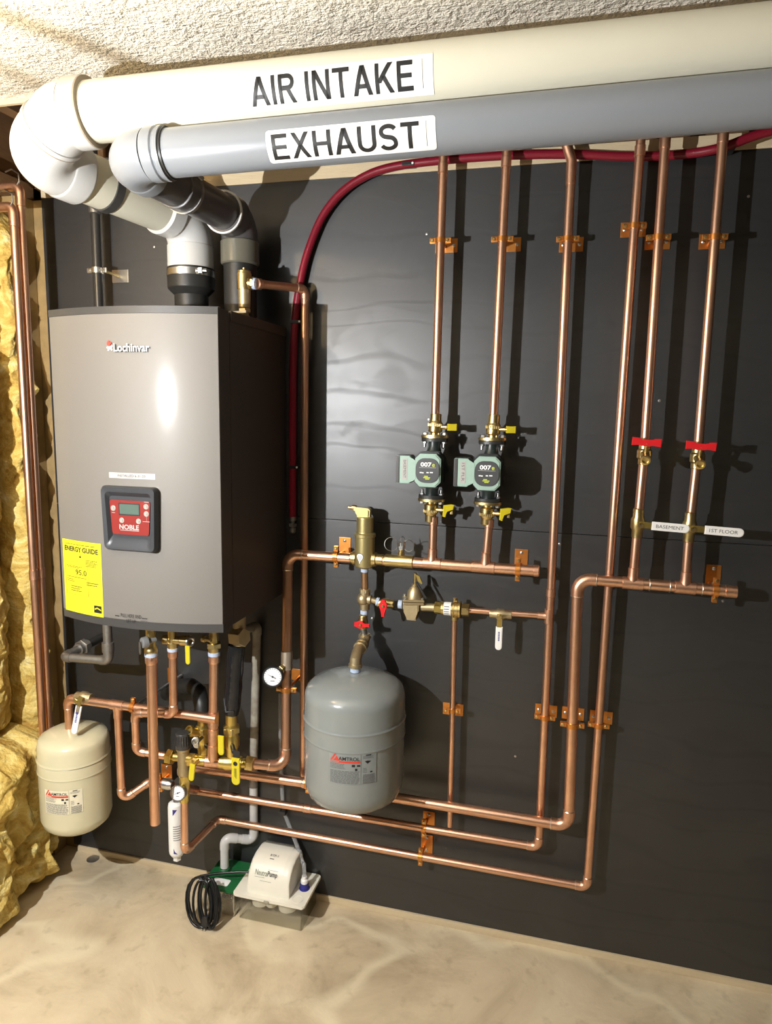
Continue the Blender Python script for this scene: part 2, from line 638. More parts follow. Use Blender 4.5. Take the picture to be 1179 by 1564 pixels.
def text2(bm, s, u0, v0, u1, v1, bold=0.0, res=3):
    c = bpy.data.curves.new('t', 'FONT')
    c.body = s
    c.size = 1.0
    c.offset = bold
    c.resolution_u = res
    o = bpy.data.objects.new('t', c)
    me = bpy.data.meshes.new_from_object(o)
    xs = [v.co.x for v in me.vertices]
    ys = [v.co.y for v in me.vertices]
    x0, x1, y0, y1 = min(xs), max(xs), min(ys), max(ys)
    for v in me.vertices:
        v.co = V((u0 + (v.co.x - x0) / (x1 - x0) * (u1 - u0), v0 + (v.co.y - y0) / (y1 - y0) * (v1 - v0), 0))
    bm.from_mesh(me)
    bpy.data.objects.remove(o)
    bpy.data.curves.remove(c)
    bpy.data.meshes.remove(me)
    return bm


def print_rows(bm, u0, v0, u1, v1, rows, fill=0.5, rng=None, ragged=0.25):
    """unreadable small print: rows of short thin dashes"""
    rng = rng or random
    h = (v1 - v0) / rows
    for i in range(rows):
        v = v1 - (i + 0.5) * h
        u = u0
        end = u1 - (u1 - u0) * ragged * rng.random()
        while u < end - 1e-4:
            L = min((u1 - u0) * rng.uniform(0.05, 0.16), end - u)
            rect2(bm, u, v - h * fill / 2, u + L, v + h * fill / 2)
            u += L + (u1 - u0) * 0.018
    return bm


def lay(bm, fn, slices_u=0, slices_v=0):
    """cut the flat print finely, then lay it onto the surface fn(u, v)"""
    if bm.verts:
        for n_, k, ax in ((slices_u, 0, V((1, 0, 0))), (slices_v, 1, V((0, 1, 0)))):
            if n_:
                lo = min(v.co[k] for v in bm.verts)
                hi = max(v.co[k] for v in bm.verts)
                for i in range(1, n_):
                    p = V((0, 0, 0))
                    p[k] = lo + (hi - lo) * i / n_
                    bmesh.ops.bisect_plane(bm, geom=bm.verts[:] + bm.edges[:] + bm.faces[:], plane_co=p, plane_no=ax)
    for v in bm.verts:
        v.co = fn(v.co.x, v.co.y)
    return bm


# ------------------------------------------------------------------ objects
LABELS = set()


def mesh_obj(name, bm, m, parent=None, loc=None, sharp=math.radians(38)):
    bmesh.ops.remove_doubles(bm, verts=bm.verts[:], dist=1e-6)
    bmesh.ops.recalc_face_normals(bm, faces=bm.faces[:])
    off = V((0, 0, 0))
    if loc is not None:
        off = V(loc)
        bm.transform(Matrix.Translation(-off))
    for e in bm.edges:
        if len(e.link_faces) == 2:
            e.smooth = e.calc_face_angle(0) < sharp
    for f in bm.faces:
        f.smooth = True
    me = bpy.data.meshes.new(name)
    bm.to_mesh(me)
    bm.free()
    me.materials.append(M[m] if isinstance(m, str) else m)
    o = bpy.data.objects.new(name, me)
    COL.objects.link(o)
    wn = o.modifiers.new('weighted_normals', 'WEIGHTED_NORMAL')
    wn.keep_sharp = True
    wn.weight = 60
    if parent is not None:
        o.parent = parent
    else:
        o.location = off
    return o


def tag(o, label, cat, group=None, kind=None):
    if label:
        o['label'] = label
        n_ = len(label.split())
        if not 4 <= n_ <= 16:
            print('LABEL LENGTH', n_, label)
        if label in LABELS:
            print('DUPLICATE LABEL', label)
        LABELS.add(label)
    if cat:
        o['category'] = cat
    if group:
        o['group'] = group
    if kind:
        o['kind'] = kind
    return o


class Thing:
    def __init__(self, name, label, cat, loc, group=None):
        self.o = bpy.data.objects.new(name, None)
        self.o.empty_display_size = 0.03
        COL.objects.link(self.o)
        self.loc = V(loc)
        self.o.location = self.loc
        tag(self.o, label, cat, group)

    def part(self, name, bm, m, label=None, parent=None, **k):
        """bm is in world space"""
        bm.transform(Matrix.Translation(-self.loc))
        o = mesh_obj(name, bm, m, parent or self.o, **k)
        if label:
            o['label'] = label
        if name in ('lettering', 'small_print', 'panel_print', 'grip_print', 'handle_print', 'dial_marks', 'knurl', 'rib', 'vent_slots', 'logo_print', 'badge_letters', 'badge_shadow', 'stamp_print'):
            o['kind'] = 'stuff'
        return o


def B():
    return bmesh.new()


def solo(name, bm, m, label, cat, loc, group=None, **k):
    o = mesh_obj(name, bm, m, None, loc, **k)
    return tag(o, label, cat, group)


def struct(name, bm, m, loc=(0, 0, 0)):
    o = mesh_obj(name, bm, m, None, loc)
    o['kind'] = 'structure'
    return o


# ================================================================== setting
CEIL = 2.30
struct('floor', box2(B(), (-1.75, -3.7, -0.1), (2.3, 0.1, 0)), 'floor')
struct('ceiling', box2(B(), (-1.75, -3.7, CEIL), (2.3, -0.375, CEIL + 0.013)), 'stucco')
wall_back = bpy.data.objects.new('wall_back', None)
COL.objects.link(wall_back)
wall_back['kind'] = 'structure'


def wpart(name, bm, m):
    return mesh_obj(name, bm, m, wall_back)


XL, XR = -1.618, 2.2
wpart('panel', box2(B(), (XL, 0, 0.022), (XR, 0.012, 1.2395), 0.0008), 'wall')
wpart('panel', box2(B(), (XL, 0, 1.2410), (XR, 0.012, 2.190), 0.0008), 'wall')
wpart('stud', box2(B(), (-1.70, 0.014, 0.0), (-1.585, 0.05, 2.19), 0.001), 'osb')
for x in (-1.18, -0.77, -0.36, 0.05, 0.46, 0.87, 1.28, 1.69):
    wpart('stud', box2(B(), (x - 0.019, 0.012, 0.038), (x + 0.019, 0.10, 2.19)), 'osb')
wpart('sheathing', box2(B(), (-1.75, 0.10, 0.0), (2.3, 0.115, 2.50)), 'joist')
for px, py in ((165, 300), (235, 377), (1143, 300), (787, 1155), (568, 945), (1007, 612), (855, 831), (655, 641), (652, 357), (1104, 918), (1065, 690)):
    p = at(px, py, 0)
    wpart('screw', lathe(B(), [(0.0035, 0), (0.0035, 0.0006), (0.002, 0.0012)], p, (0, -1, 0), 10), 'steel')
struct('trim_1', box2(B(), (-1.60, -0.006, 0.0), (XR, 0.012, 0.0215), 0.002), 'timber')
struct('trim_2', box2(B(), (-1.618, -0.001, 2.1905), (XR, 0.09, 2.2285), 0.001), 'timber')
# rim board, joists and the boards above the open strip behind the ceiling edge
struct('trim_3', box2(B(), (-1.70, 0.02, 2.2285), (XR, 0.06, 2.48)), 'joist')
wl = bpy.data.objects.new('wall_left', None)
COL.objects.link(wl)
wl['kind'] = 'structure'
mesh_obj('sheathing', box2(B(), (-1.80, -3.7, 0), (-1.745, 0.1, 2.5)), 'joist', wl)
struct('trim_7', box2(B(), (-1.745, -0.045, 0), (-1.66, 0.012, 2.19), 0.001), 'osb')
struct('trim_8', box2(B(), (-1.745, -0.60, 2.19), (-1.655, 0.012, 2.235), 0.001), 'joist')
struct('trim_9', box2(B(), (-1.745, -0.60, 2.235), (-1.70, 0.02, 2.48), 0.001), 'joist')
mesh_obj('lining_board', box2(B(), (-1.745, -3.7, 0), (-1.744, -0.66, 2.3)), 'plaster', wl)
for x in (-1.46, -1.06, -0.66, -0.26, 0.14, 0.54, 0.94, 1.34, 1.74):
    o = struct('trim_4', box2(B(), (x - 0.02, -1.2, CEIL + 0.014), (x + 0.02, 0.02, 2.48), 0.001), 'joist')
struct('trim_5', box2(B(), (-1.75, -1.2, 2.481), (2.3, 0.1, 2.50)), 'joist')
struct('trim_6', box2(B(), (-1.70, -0.385, CEIL - 0.012), (-0.9, -0.374, CEIL + 0.016), 0.001), 'timber')
struct('wall_right', box2(B(), (2.2, -3.7, 0), (2.3, 0.1, 2.5)), 'plaster')
struct('wall_front', box2(B(), (-1.75, -3.8, 0), (2.3, -3.7, 2.5)), 'plaster')


# fibreglass batts on the left wall
def batt(label, y0, y1, z0, z1, depth, bulge, seed, ny, nz, rag=0.012, back=-1.745, group='fibreglass batts between the studs'):
    bm = B()
    rows = []
    for k in range(nz + 1):
        row = []
        for j in range(ny + 1):
            fy, fz = j / ny, k / nz
            y = y0 + (y1 - y0) * fy
            z = z0 + (z1 - z0) * fz
            e = (1 - abs(2 * fy - 1) ** 4) ** 0.5 * (1 - abs(2 * fz - 1) ** 10) ** 0.5
            wq = V((seed, y * 7, z * 6))
            wy, wz = noise.noise(wq) * 0.05, noise.noise(wq + V((5, 3, 1))) * 0.06
            q = V((seed * 3.1, (y + wy) * 5, (z + wz) * 4))
            a = noise.fractal(q, 0.9, 2.1, 5) * bulge
            rid = 1.0 - abs(noise.noise(V((seed + 9.0, (y + wy * 1.5) * 10, (z + wz * 1.5) * 7)))) * 1.9
            fine = noise.fractal(V((seed * 1.7, (y + wy) * 30, (z + wz) * 26)), 0.8, 2.0, 5) * 0.009
            x = back + (depth + a + (rid - 0.55) * bulge * 0.8) * max(e, 0.02) + fine
            yy = y + noise.fractal(V((z * 9, seed, 0.3)), 0.9, 2, 3) * rag * (2 * fy - 1)
            zz = z + noise.fractal(V((y * 9, seed, 4.3)), 0.9, 2, 3) * rag * (2 * fz - 1)
            row.append(bm.verts.new((max(x, back + 0.004), yy, zz)))
        rows.append(row)
    for A, C in zip(rows, rows[1:]):
        for j in range(ny):
            bm.faces.new((A[j], A[j + 1], C[j + 1], C[j]))
    # close the back
    rim = rows[0][:] + [r[-1] for r in rows[1:]] + list(reversed(rows[-1][:-1])) + [r[0] for r in reversed(rows[1:-1])]
    bk = [bm.verts.new((back + 0.001, v.co.y, v.co.z)) for v in rim]
    n_ = len(rim)
    for i in range(n_):
        j = (i + 1) % n_
        bm.faces.new((rim[i], rim[j], bk[j], bk[i]))
    bm.faces.new(bk)
    return solo('insulation_batt', bm, 'wool', label, 'insulation', (back, (y0 + y1) / 2, z0), group, sharp=PI)


batt('large yellow fibreglass batt at the left edge beside the copper pipes', -0.60, -0.16, 0.52, 2.17, 0.128, 0.034, 3, 90, 300)
batt('narrow dark fibreglass strip between the copper pipes and corner stud', -0.15, -0.047, 0.30, 2.15, 0.118, 0.026, 8, 30, 260)
batt('bulging lower fibreglass batt slumped on the concrete floor at left', -0.62, -0.055, 0.003, 0.545, 0.205, 0.05, 5, 110, 110, 0.03)

# floor plug
solo('floor_plug', lathe(B(), [(0.021, 0), (0.021, 0.0012), (0.019, 0.002), (0.0, 0.002)], atz(142, 1312, 0), (0, 0, 1), 24), 'steel_dark',
     'round grey metal plug in the floor below the cream tank', 'plug', atz(142, 1312, 0))


# ================================================================== vent pipes
def along(a, b, f):
    return V(a) + (V(b) - V(a)) * f


class Cyl:
    """a straight round pipe: axis point, unit axis, radius; flat print is laid on it with (u along axis, v around)"""
    def __init__(self, p0, p1, r):
        self.o, self.r = V(p0), r
        self.a = (V(p1) - V(p0)).normalized()
        n = V((0, -1, 0))
        self.n = (n - self.a * n.dot(self.a)).normalized()
        self.w = self.a.cross(self.n)
        if self.w.z < 0:
            self.w = -self.w

    def hit(self, px, py):
        d = ray(px, py)
        f = CAM - self.o
        dp, fp_ = d - self.a * d.dot(self.a), f - self.a * f.dot(self.a)
        a, b, c = dp.dot(dp), 2 * dp.dot(fp_), fp_.dot(fp_) - self.r ** 2
        t = (-b - math.sqrt(max(b * b - 4 * a * c, 0))) / (2 * a)
        q = CAM + d * t - self.o
        return q.dot(self.a), self.r * math.atan2(q.dot(self.w), q.dot(self.n))

    def fn(self, e):
        r = self.r + e
        return lambda u, v: self.o + self.a * u + self.n * (r * math.cos(v / self.r)) + self.w * (r * math.sin(v / self.r))


def strip2(bm, pts, w):
    """thick stroke along a polyline, butt ends"""
    L, R = [], []
    for i, p in enumerate(pts):
        a, b = pts[max(i - 1, 0)], pts[min(i + 1, len(pts) - 1)]
        dx, dy = b[0] - a[0], b[1] - a[1]
        k = math.hypot(dx, dy)
        L.append((p[0] - dy / k * w / 2, p[1] + dx / k * w / 2))
        R.append((p[0] + dy / k * w / 2, p[1] - dx / k * w / 2))
    for i in range(len(pts) - 1):
        poly2(bm, [R[i], R[i + 1], L[i + 1], L[i]])


def arc2(cx, cy, rx, ry, a0, a1, n=10):
    return [(cx + rx * math.cos(math.radians(a0 + (a1 - a0) * i / n)), cy + ry * math.sin(math.radians(a0 + (a1 - a0) * i / n))) for i in range(n + 1)]


def block2(bm, text, u0, v0, u1, v1, s=0.165, gap=0.135):
    """plain bold grotesque capitals"""
    x = 0.0
    t = bmesh.new()

    def R(a, b, c, d):
        rect2(t, x + a, b, x + c, d)

    def P(p, q, w):
        poly2(t, [(x + p[0] - w / 2, p[1]), (x + p[0] + w / 2, p[1]), (x + q[0] + w / 2, q[1]), (x + q[0] - w / 2, q[1])])

    def S_(pts, w=s):
        strip2(t, [(x + a, b) for a, b in pts], w)
    d = s * 1.12
    for ch in text:
        if ch == ' ':
            x += 0.30
            continue
        if ch == 'A':
            W = 0.84
            P((d / 2, 0), (W / 2, 1), d)
            P((W - d / 2, 0), (W / 2, 1), d)
            R(0.2, 0.23, W - 0.2, 0.23 + s * 0.9)
        elif ch == 'I':
            W = s
            R(0, 0, s, 1)
        elif ch == 'R':
            W = 0.76
            R(0, 0, s, 1)
            S_([(s * 0.5, 1 - s / 2), (0.42, 1 - s / 2)] + arc2(0.42, 0.715, 0.215, 0.285 - s / 2, 90, -90, 10)[1:] + [(s * 0.5, 0.43 + s / 2)])
            P((W - d / 2, 0), (0.42, 0.46), d)
        elif ch == 'N':
            W = 0.76
            R(0, 0, s, 1)
            R(W - s, 0, W, 1)
            P((W - d / 2, 0), (d / 2, 1), d)
        elif ch == 'T':
            W = 0.74
            R(0, 1 - s, W, 1)
            R(W / 2 - s / 2, 0, W / 2 + s / 2, 1 - s)
        elif ch == 'K':
            W = 0.80
            R(0, 0, s, 1)
            P((s * 0.9, 0.34), (W - 0.14, 1), d * 1.15)
            P((W - d / 2, 0), (0.34, 0.58), d * 1.05)
        elif ch == 'E':
            W = 0.68
            R(0, 0, s, 1)
            R(s, 0, W, s)
            R(s, 0.5 - s * 0.42, W - 0.05, 0.5 + s * 0.5)
            R(s, 1 - s, W - 0.015, 1)
        elif ch == 'X':
            W = 0.80
            P((d / 2, 0), (W - d / 2 - 0.02, 1), d)
            P((W - d / 2, 0), (d / 2 + 0.02, 1), d)
        elif ch == 'H':
            W = 0.76
            R(0, 0, s, 1)
            R(W - s, 0, W, 1)
            R(s, 0.5 - s * 0.4, W - s, 0.5 + s * 0.5)
        elif ch == 'U':
            W = 0.76
            S_([(s / 2, 1)] + arc2(W / 2, 0.34, W / 2 - s / 2, 0.34 - s / 2, 180, 360, 14) + [(W - s / 2, 1)])
        elif ch == 'S':
            W = 0.74
            h = s / 2
            S_(arc2(W / 2, 0.735, W / 2 - h, 0.265 - h, 20, 180, 9) + arc2(W / 2, 0.72, W / 2 - h, 0.20, 195, 240, 3) + arc2(W / 2, 0.30, W / 2 - h, 0.22, 62, 10, 4) + arc2(W / 2, 0.27, W / 2 - h, 0.27 - h, 0, -165, 10))
        x += W + (gap if ch != 'I' else gap * 1.15)
    x -= gap
    for v in t.verts:
        v.co = V((u0 + v.co.x / x * (u1 - u0), v0 + v.co.y * (v1 - v0), 0))
    me = bpy.data.meshes.new('tmp')
    t.to_mesh(me)
    t.free()
    bm.from_mesh(me)
    bpy.data.meshes.remove(me)
    return bm


def arc_pts(c0, d0, d1, R, n=10):
    """elbow centreline: corner c0, incoming direction d0, outgoing d1"""
    d0, d1 = V(d0).normalized(), V(d1).normalized()
    ang = d0.angle(d1)
    t = R * math.tan(ang / 2)
    a = V(c0) - d0 * t
    nrm = (d1 - d0 * d0.dot(d1)).normalized()
    cen = a + nrm * R
    out = []
    for i in range(n + 1):
        th = ang * i / n
        out.append(cen - nrm * (R * math.cos(th)) + d0 * (R * math.sin(th)))
    return out


INT_R, EXH_R = 0.0572, 0.0445
# --- air intake
i0 = at(135, 172.5, 0.600)
i1 = at(1179, 62.5, 0.505)
i_ax = (i1 - i0).normalized()
leg_end = at(290, 338, 0.119)                # corner above the boiler coupling
down = V(leg_end)
k1 = i0 - i_ax * 0.052                       # first bend, then the turn towards the wall
cor = at(52, 238, 0.565)
T = Thing('vent_pipe', 'large cream air intake vent pipe with white elbows under the ceiling', 'pipe', i0 + V((0.5, 0, -INT_R)))
CI = Cyl(i0, i1, INT_R)
i_end = i0 + i_ax * ((2.19 - i0.x) / i_ax.x)
pipe_main = T.part('pipe', cyl(B(), i0 - i_ax * 0.02, i_end, INT_R, seg=48), 'cream_pvc')
d_leg = (down - cor).normalized()
d_mid = (cor - k1).normalized()
sock = INT_R + 0.0065
ar0 = arc_pts(k1, -i_ax, d_mid, 0.070, 10)
ar = arc_pts(cor, d_mid, d_leg, 0.062, 14)
LS = (i0 - ar0[0]).dot(i_ax)
T.part('socket', lathe(B(), [(sock, 0), (sock + 0.004, 0.004), (sock + 0.004, LS + 0.004), (sock + 0.001, LS + 0.010), (INT_R, LS + 0.010)], ar0[0], i_ax, 40), 'white_pvc')
T.part('elbow', tube(B(), ar0 + [along(ar0[-1], ar[0], 0.5)], sock, 40), 'white_pvc')
T.part('socket', band(B(), along(ar0[-1], ar[0], 0.5), d_mid, sock - 0.004, sock + 0.0035, 0.010, 40), 'white_pvc')
T.part('seam', band(B(), along(ar0[-1], ar[0], 0.5) + d_mid * 0.0065, d_mid, sock - 0.004, sock + 0.0032, 0.003, 40), 'seam')
T.part('seam', band(B(), i0 + i_ax * 0.009, i_ax, INT_R - 0.002, sock + 0.0025, 0.004, 40), 'seam', 'brown cement line at the socket')
T.part('elbow', tube(B(), [along(ar0[-1], ar[0], 0.5)] + ar, sock + 0.001, 40), 'white_pvc')
L1 = 0.05
T.part('socket', lathe(B(), [(sock, 0), (sock + 0.004, 0.006), (sock + 0.004, L1), (sock + 0.001, L1 + 0.006), (INT_R, L1 + 0.006)], ar[-1], d_leg, 40), 'white_pvc')
T.part('pipe', cyl(B(), ar[-1] + d_leg * 0.02, down - d_leg * 0.07, INT_R, seg=40), 'cream_pvc', 'white pipe leg running back to the wall')
mid = cor + d_leg * ((down - cor).length * 0.40)
T.part('dark_band', band(B(), mid, d_leg, INT_R - 0.001, INT_R + 0.004, 0.022, 40), 'trim_dark')
ar2 = arc_pts(down, d_leg, (0, 0, -1), 0.070, 12)
T.part('elbow', tube(B(), ar2, INT_R + 0.003, 40), 'white_pvc')
T.part('socket', lathe(B(), [(INT_R + 0.003, 0), (INT_R + 0.007, 0.004), (INT_R + 0.007, 0.042), (INT_R, 0.048)], ar2[0], -d_leg, 40), 'white_pvc')
zc0 = at(293, 362, 0.119).z
zc1 = at(295, 412, 0.119).z
vx, vy = down.x, down.y
T.part('socket', lathe(B(), [(INT_R + 0.003, 0), (INT_R + 0.005, 0.003), (INT_R + 0.005, ar2[-1].z - zc1 + 0.02), ], (vx, vy, ar2[-1].z), (0, 0, -1), 40), 'white_pvc')
# label
(l0, _), (l1, vt), vb = CI.hit(372, 128), CI.hit(661, 81.5), CI.hit(662, 144)[1]
lab = T.part('label', lay(rect2(B(), l0, vb, l1, vt), CI.fn(0.0008), 0, 14), 'paper', 'white paper label reading AIR INTAKE', pipe_main)
a0, a1, tt, tb = CI.hit(381, 130)[0], CI.hit(630.5, 112)[0], CI.hit(630, 91.5)[1], CI.hit(630, 138)[1]
bm = block2(B(), 'AIR INTAKE', a0, tb, a1, tt)
xx = CI.hit(645, 112)[0]
rect2(bm, xx, tb + 0.002, xx + 0.0006, tt)
T.part('lettering', lay(bm, CI.fn(0.0014), 0, 16), 'ink', None, pipe_main)['kind'] = 'stuff'

# rubber coupling below it
bx = at(296, 440, 0.119)
zb = 1.790
cz = at(295, 411, 0.119).z
T = Thing('rubber_coupling', 'black rubber reducing coupling with metal bands on top of the boiler', 'coupling', (vx, vy, zb))
za, zb2, zc_, zd = cz, at(295, 427, 0.119).z, at(295, 443, 0.119).z, at(295, 452, 0.119).z
T.part('sleeve', lathe(B(), [(0.0445 - 0.002, 0.0), (0.046, 0.001), (0.046, zd - zb), (0.0625, zc_ - zb), (0.0640, zc_ - zb + 0.004), (0.0640, za - zb), (0.062, za - zb)], (vx, vy, zb), (0, 0, 1), 40), 'rubber')
bd = T.part('band', band(B(), (vx, vy, (za + zb2) / 2), (0, 0, 1), 0.0635, 0.0655, (za - zb2) * 0.62, 40), 'steel')
sc = V((vx + 0.055, vy - 0.045, (za + zb2) / 2))
T.part('clamp_screw', box(rcyl(B(), sc + V((-0.012, -0.002, 0)), sc + V((0.016, 0.006, 0)), 0.006), sc, (0.014, 0.012, 0.016), 0.002), 'steel', None, bd)
bd = T.part('band', band(B(), (vx, vy, zb + 0.012), (0, 0, 1), 0.0455, 0.0475, 0.013, 40), 'brass')
sc = V((vx + 0.02, vy - 0.045, zb + 0.012))
T.part('clamp_screw', box(rcyl(B(), sc + V((-0.012, 0, 0)), sc + V((0.014, 0, 0)), 0.005), sc, (0.012, 0.01, 0.012), 0.002), 'steel', None, bd)

# --- exhaust
x0_ = at(258, 241, 0.62)
x1_ = at(1179, 195, 0.535) + V((0, 0, EXH_R * 1.03))
x0_ = at(258, 272.5, 0.62) + V((0, 0, EXH_R * 1.04))
e_ax = (x1_ - x0_).normalized()
CE = Cyl(x0_, x1_, EXH_R)
T = Thing('vent_pipe', 'grey exhaust vent pipe hanging just below the cream intake pipe', 'pipe', x0_ + V((0.5, 0, -EXH_R)))
cor = x0_ - e_ax * 0.103
ES = 0.105
tee = at(366, 337, ES)
d_leg = (tee - cor).normalized()
pipe_main = T.part('pipe', cyl(B(), x0_ - e_ax * 0.02, x0_ + e_ax * ((2.19 - x0_.x) / e_ax.x), EXH_R, seg=44), 'grey_pvc')
ar = arc_pts(cor, -e_ax, d_leg, 0.060, 14)
sk = EXH_R + 0.004
T.part('elbow', tube(B(), ar, sk, 36), 'grey_pvc')
LL = (x0_ - ar[0]).dot(e_ax)
T.part('socket', lathe(B(), [(sk, 0), (sk + 0.002, 0.004), (sk + 0.002, LL - 0.016), (sk - 0.001, LL - 0.013), (sk - 0.001, LL - 0.009), (sk + 0.002, LL - 0.006), (sk + 0.002, LL), (EXH_R, LL + 0.001)], ar[0], e_ax, 36), 'grey_pvc')
T.part('gasket', band(B(), x0_ + e_ax * 0.003, e_ax, EXH_R - 0.001, EXH_R + 0.003, 0.005, 36), 'rubber')
T.part('socket', lathe(B(), [(sk, 0), (sk + 0.002, 0.004), (sk + 0.002, 0.03), (EXH_R, 0.036)], ar[-1], d_leg, 36), 'grey_pvc')
Ltot = (tee - cor).length
T.part('pipe', cyl(B(), ar[-1] + d_leg * 0.01, tee - d_leg * 0.05, EXH_R, seg=36), 'shaded_pvc', 'shade-darkened grey pipe leg running back to the wall')
q0 = cor + d_leg * (Ltot * 0.42)
cl = T.part('band', lathe(B(), [(EXH_R, -0.025), (EXH_R + 0.004, -0.022), (EXH_R + 0.004, 0.022), (EXH_R, 0.025)], q0, d_leg, 36), 'shaded_pvc')
T.part('band', band(B(), q0 + d_leg * 0.018, d_leg, EXH_R + 0.003, EXH_R + 0.0065, 0.010, 36), 'steel_dark', None, cl)
T.part('clamp_screw', rcyl(B(), q0 + d_leg * 0.018 + V((0.035, -0.02, 0.035)), q0 + d_leg * 0.018 + V((0.05, 0.0, 0.022)), 0.006), 'steel_dark', None, cl)
arx = arc_pts(tee, d_leg, (0, 0, -1), 0.052, 12)
ek = mat('olive_grey_pvc', (0.12, 0.115, 0.09), 0.3)
T.part('elbow', tube(B(), arx, EXH_R + 0.004, 36), 'shaded_pvc')
T.part('socket', lathe(B(), [(EXH_R + 0.004, 0), (EXH_R + 0.0085, 0.004), (EXH_R + 0.0085, 0.050), (EXH_R + 0.004, 0.056)], arx[0] + d_leg * 0.012, -d_leg, 36), 'shaded_pvc')
T.part('ring', band(B(), arx[0] - d_leg * 0.040, d_leg, EXH_R, EXH_R + 0.0095, 0.006, 36), 'white_pvc', 'thin white primer ring')
zel = at(356, 406, ES).z
T.part('socket', lathe(B(), [(EXH_R + 0.004, 0.0), (EXH_R + 0.0075, 0.004), (EXH_R + 0.0075, arx[-1].z - zel - 0.004), (EXH_R + 0.004, arx[-1].z - zel)], arx[-1], (0, 0, -1), 36), ek)
T.part('pipe', cyl(B(), (tee.x, tee.y, zel + 0.01), (tee.x, tee.y, 1.7925), EXH_R, seg=36), 'rubber', 'black pipe dropping into the boiler top')
u0, (u1, vt), vb = CE.hit(407, 222)[0], CE.hit(665, 176), CE.hit(666, 228)[1]
lw, lh = u1 - u0, vt - vb
bm = B()
poly2(bm, [(u0 + lw / 2 + a, (vt + vb) / 2 + b) for a, b in rrect(lw, lh, 0.006)])
T.part('label', lay(bm, CE.fn(0.0008), 0, 14), 'paper', 'white paper label reading EXHAUST', pipe_main)
a0, a1, tt, tb = CE.hit(415, 222)[0], CE.hit(640, 204)[0], CE.hit(640, 185)[1], CE.hit(640, 225)[1]
bm = block2(B(), 'EXHAUST', a0, tb, a1, tt)
xx = CE.hit(651, 204)[0]
rect2(bm, xx, tb + 0.002, xx + 0.0006, tt)
T.part('lettering', lay(bm, CE.fn(0.0014), 0, 16), 'ink', None, pipe_main)['kind'] = 'stuff'

# ================================================================== boiler
BX0, BX1, BZ0, BZ1, BF, SAG = -1.266, -0.804, 1.008, 1.791, 0.410, 0.042
BM = (BX0 + BX1) / 2
BH = (BX1 - BX0) / 2


def front_y(x, extra=0.0):
    return -(BF + SAG * (1 - ((x - BM) / BH) ** 2) + extra)


def on_front(px, py):
    s = BF
    for _ in range(8):
        p = at(px, py, s)
        s = -front_y(p.x)
    return at(px, py, s)


def curved_slab(x0, x1, z0, z1, yb, extra=0.0, n=28, bevel=0.004):
    bm = B()
    xs_ = [x0 + (x1 - x0) * i / n for i in range(n + 1)]
    out = [(x, front_y(x, extra)) for x in xs_] + [(x1, yb), (x0, yb)]
    A = [bm.verts.new((x, y, z0)) for x, y in out]
    C = [bm.verts.new((x, y, z1)) for x, y in out]
    bm.faces.new(A)
    bm.faces.new(list(reversed(C)))
    k = len(out)
    for i in range(k):
        j = (i + 1) % k
        bm.faces.new((A[i], C[i], C[j], A[j]))
    return bm


T = Thing('boiler', 'grey wall-hung combi boiler with curved silver front panel and dark sides', 'boiler', (BM, -0.2, BZ0))
T.part('casing', box2(B(), (BX0 + 0.002, -(BF - 0.062), BZ0 + 0.002), (BX1 - 0.002, -0.004, BZ1 - 0.002), 0.003), 'panel_dark', 'dark brown side casing')
T.part('side_lip', box2(B(), (BX1 - 0.006, -(BF - 0.066), BZ1 - 0.024), (BX1 + 0.0015, -0.006, BZ1 + 0.0005), 0.001), 'panel_dark')
fp = T.part('front_panel', curved_slab(BX0, BX1, BZ0 + 0.022, BZ1 - 0.016, -(BF - 0.004)), 'panel_silver', 'curved silver front panel')
T.part('front_cover', box2(B(), (BX0, -(BF - 0.0045), BZ0 + 0.003), (BX1, -(BF - 0.056), BZ1 - 0.001), 0.002), 'panel_dark')
T.part('top_trim', curved_slab(BX0 - 0.002, BX1 + 0.001, BZ1 - 0.0155, BZ1 + 0.001, -(BF - 0.01), 0.001), 'trim_dark')
T.part('bottom_trim', curved_slab(BX0 - 0.001, BX1 + 0.001, BZ0, BZ0 + 0.0215, -(BF - 0.01), -0.001), 'trim_dark')


def ffn(eps):
    return lambda u, v: V((u, front_y(u, eps), v))


def fpart(name, bm, m, eps=0.0006, label=None, su=0, parent=None):
    return T.part(name, lay(bm, ffn(eps), su), m, label, parent or fp)


# maker's badge: raised white letters over a painted shadow copy, with a small red and white rampant lion
pA, pB = on_front(175, 537), on_front(229, 524)
h_ = (pB.z - pA.z) * 0.95
bm = text2(B(), 'Lochinwar'.replace('w', 'v', 1) if False else 'Lochinvar', pA.x + 0.002, pA.z - 0.002, pB.x + 0.002, pA.z + h_ - 0.002, 0.03)
fpart('badge_shadow', bm, 'ink', 0.0006, None, 24)
bm = text2(B(), 'Lochinvar', pA.x, pA.z, pB.x, pA.z + h_, 0.01)
fpart('badge_letters', bm, 'white_ink', 0.0035, 'raised white maker lettering', 24)
c = on_front(168, 530)
k = h_ / 20.0
lion_r = [(-7, 12), (-4, 16), (0, 15), (2, 11), (5, 13), (6, 9), (2, 6), (3, 2), (-2, 1), (-6, 4), (-9, 8)]
lion_w = [(-8, 1), (-3, 2), (3, 2), (8, 5), (10, 1), (6, -2), (9, -7), (6, -10), (3, -6), (-1, -6), (-3, -10), (-7, -9), (-5, -4), (-9, -3)]
fpart('badge_lion', poly2(B(), [(c.x + (a + 0.9) * k, c.z + (b - 0.9) * k) for a, b in lion_r + []]), 'ink', 0.0006)  # dark offset copy painted as the lion's shadow
fpart('badge_lion', poly2(B(), [(c.x + a * k, c.z + b * k) for a, b in lion_r]), 'red_ink', 0.0022)
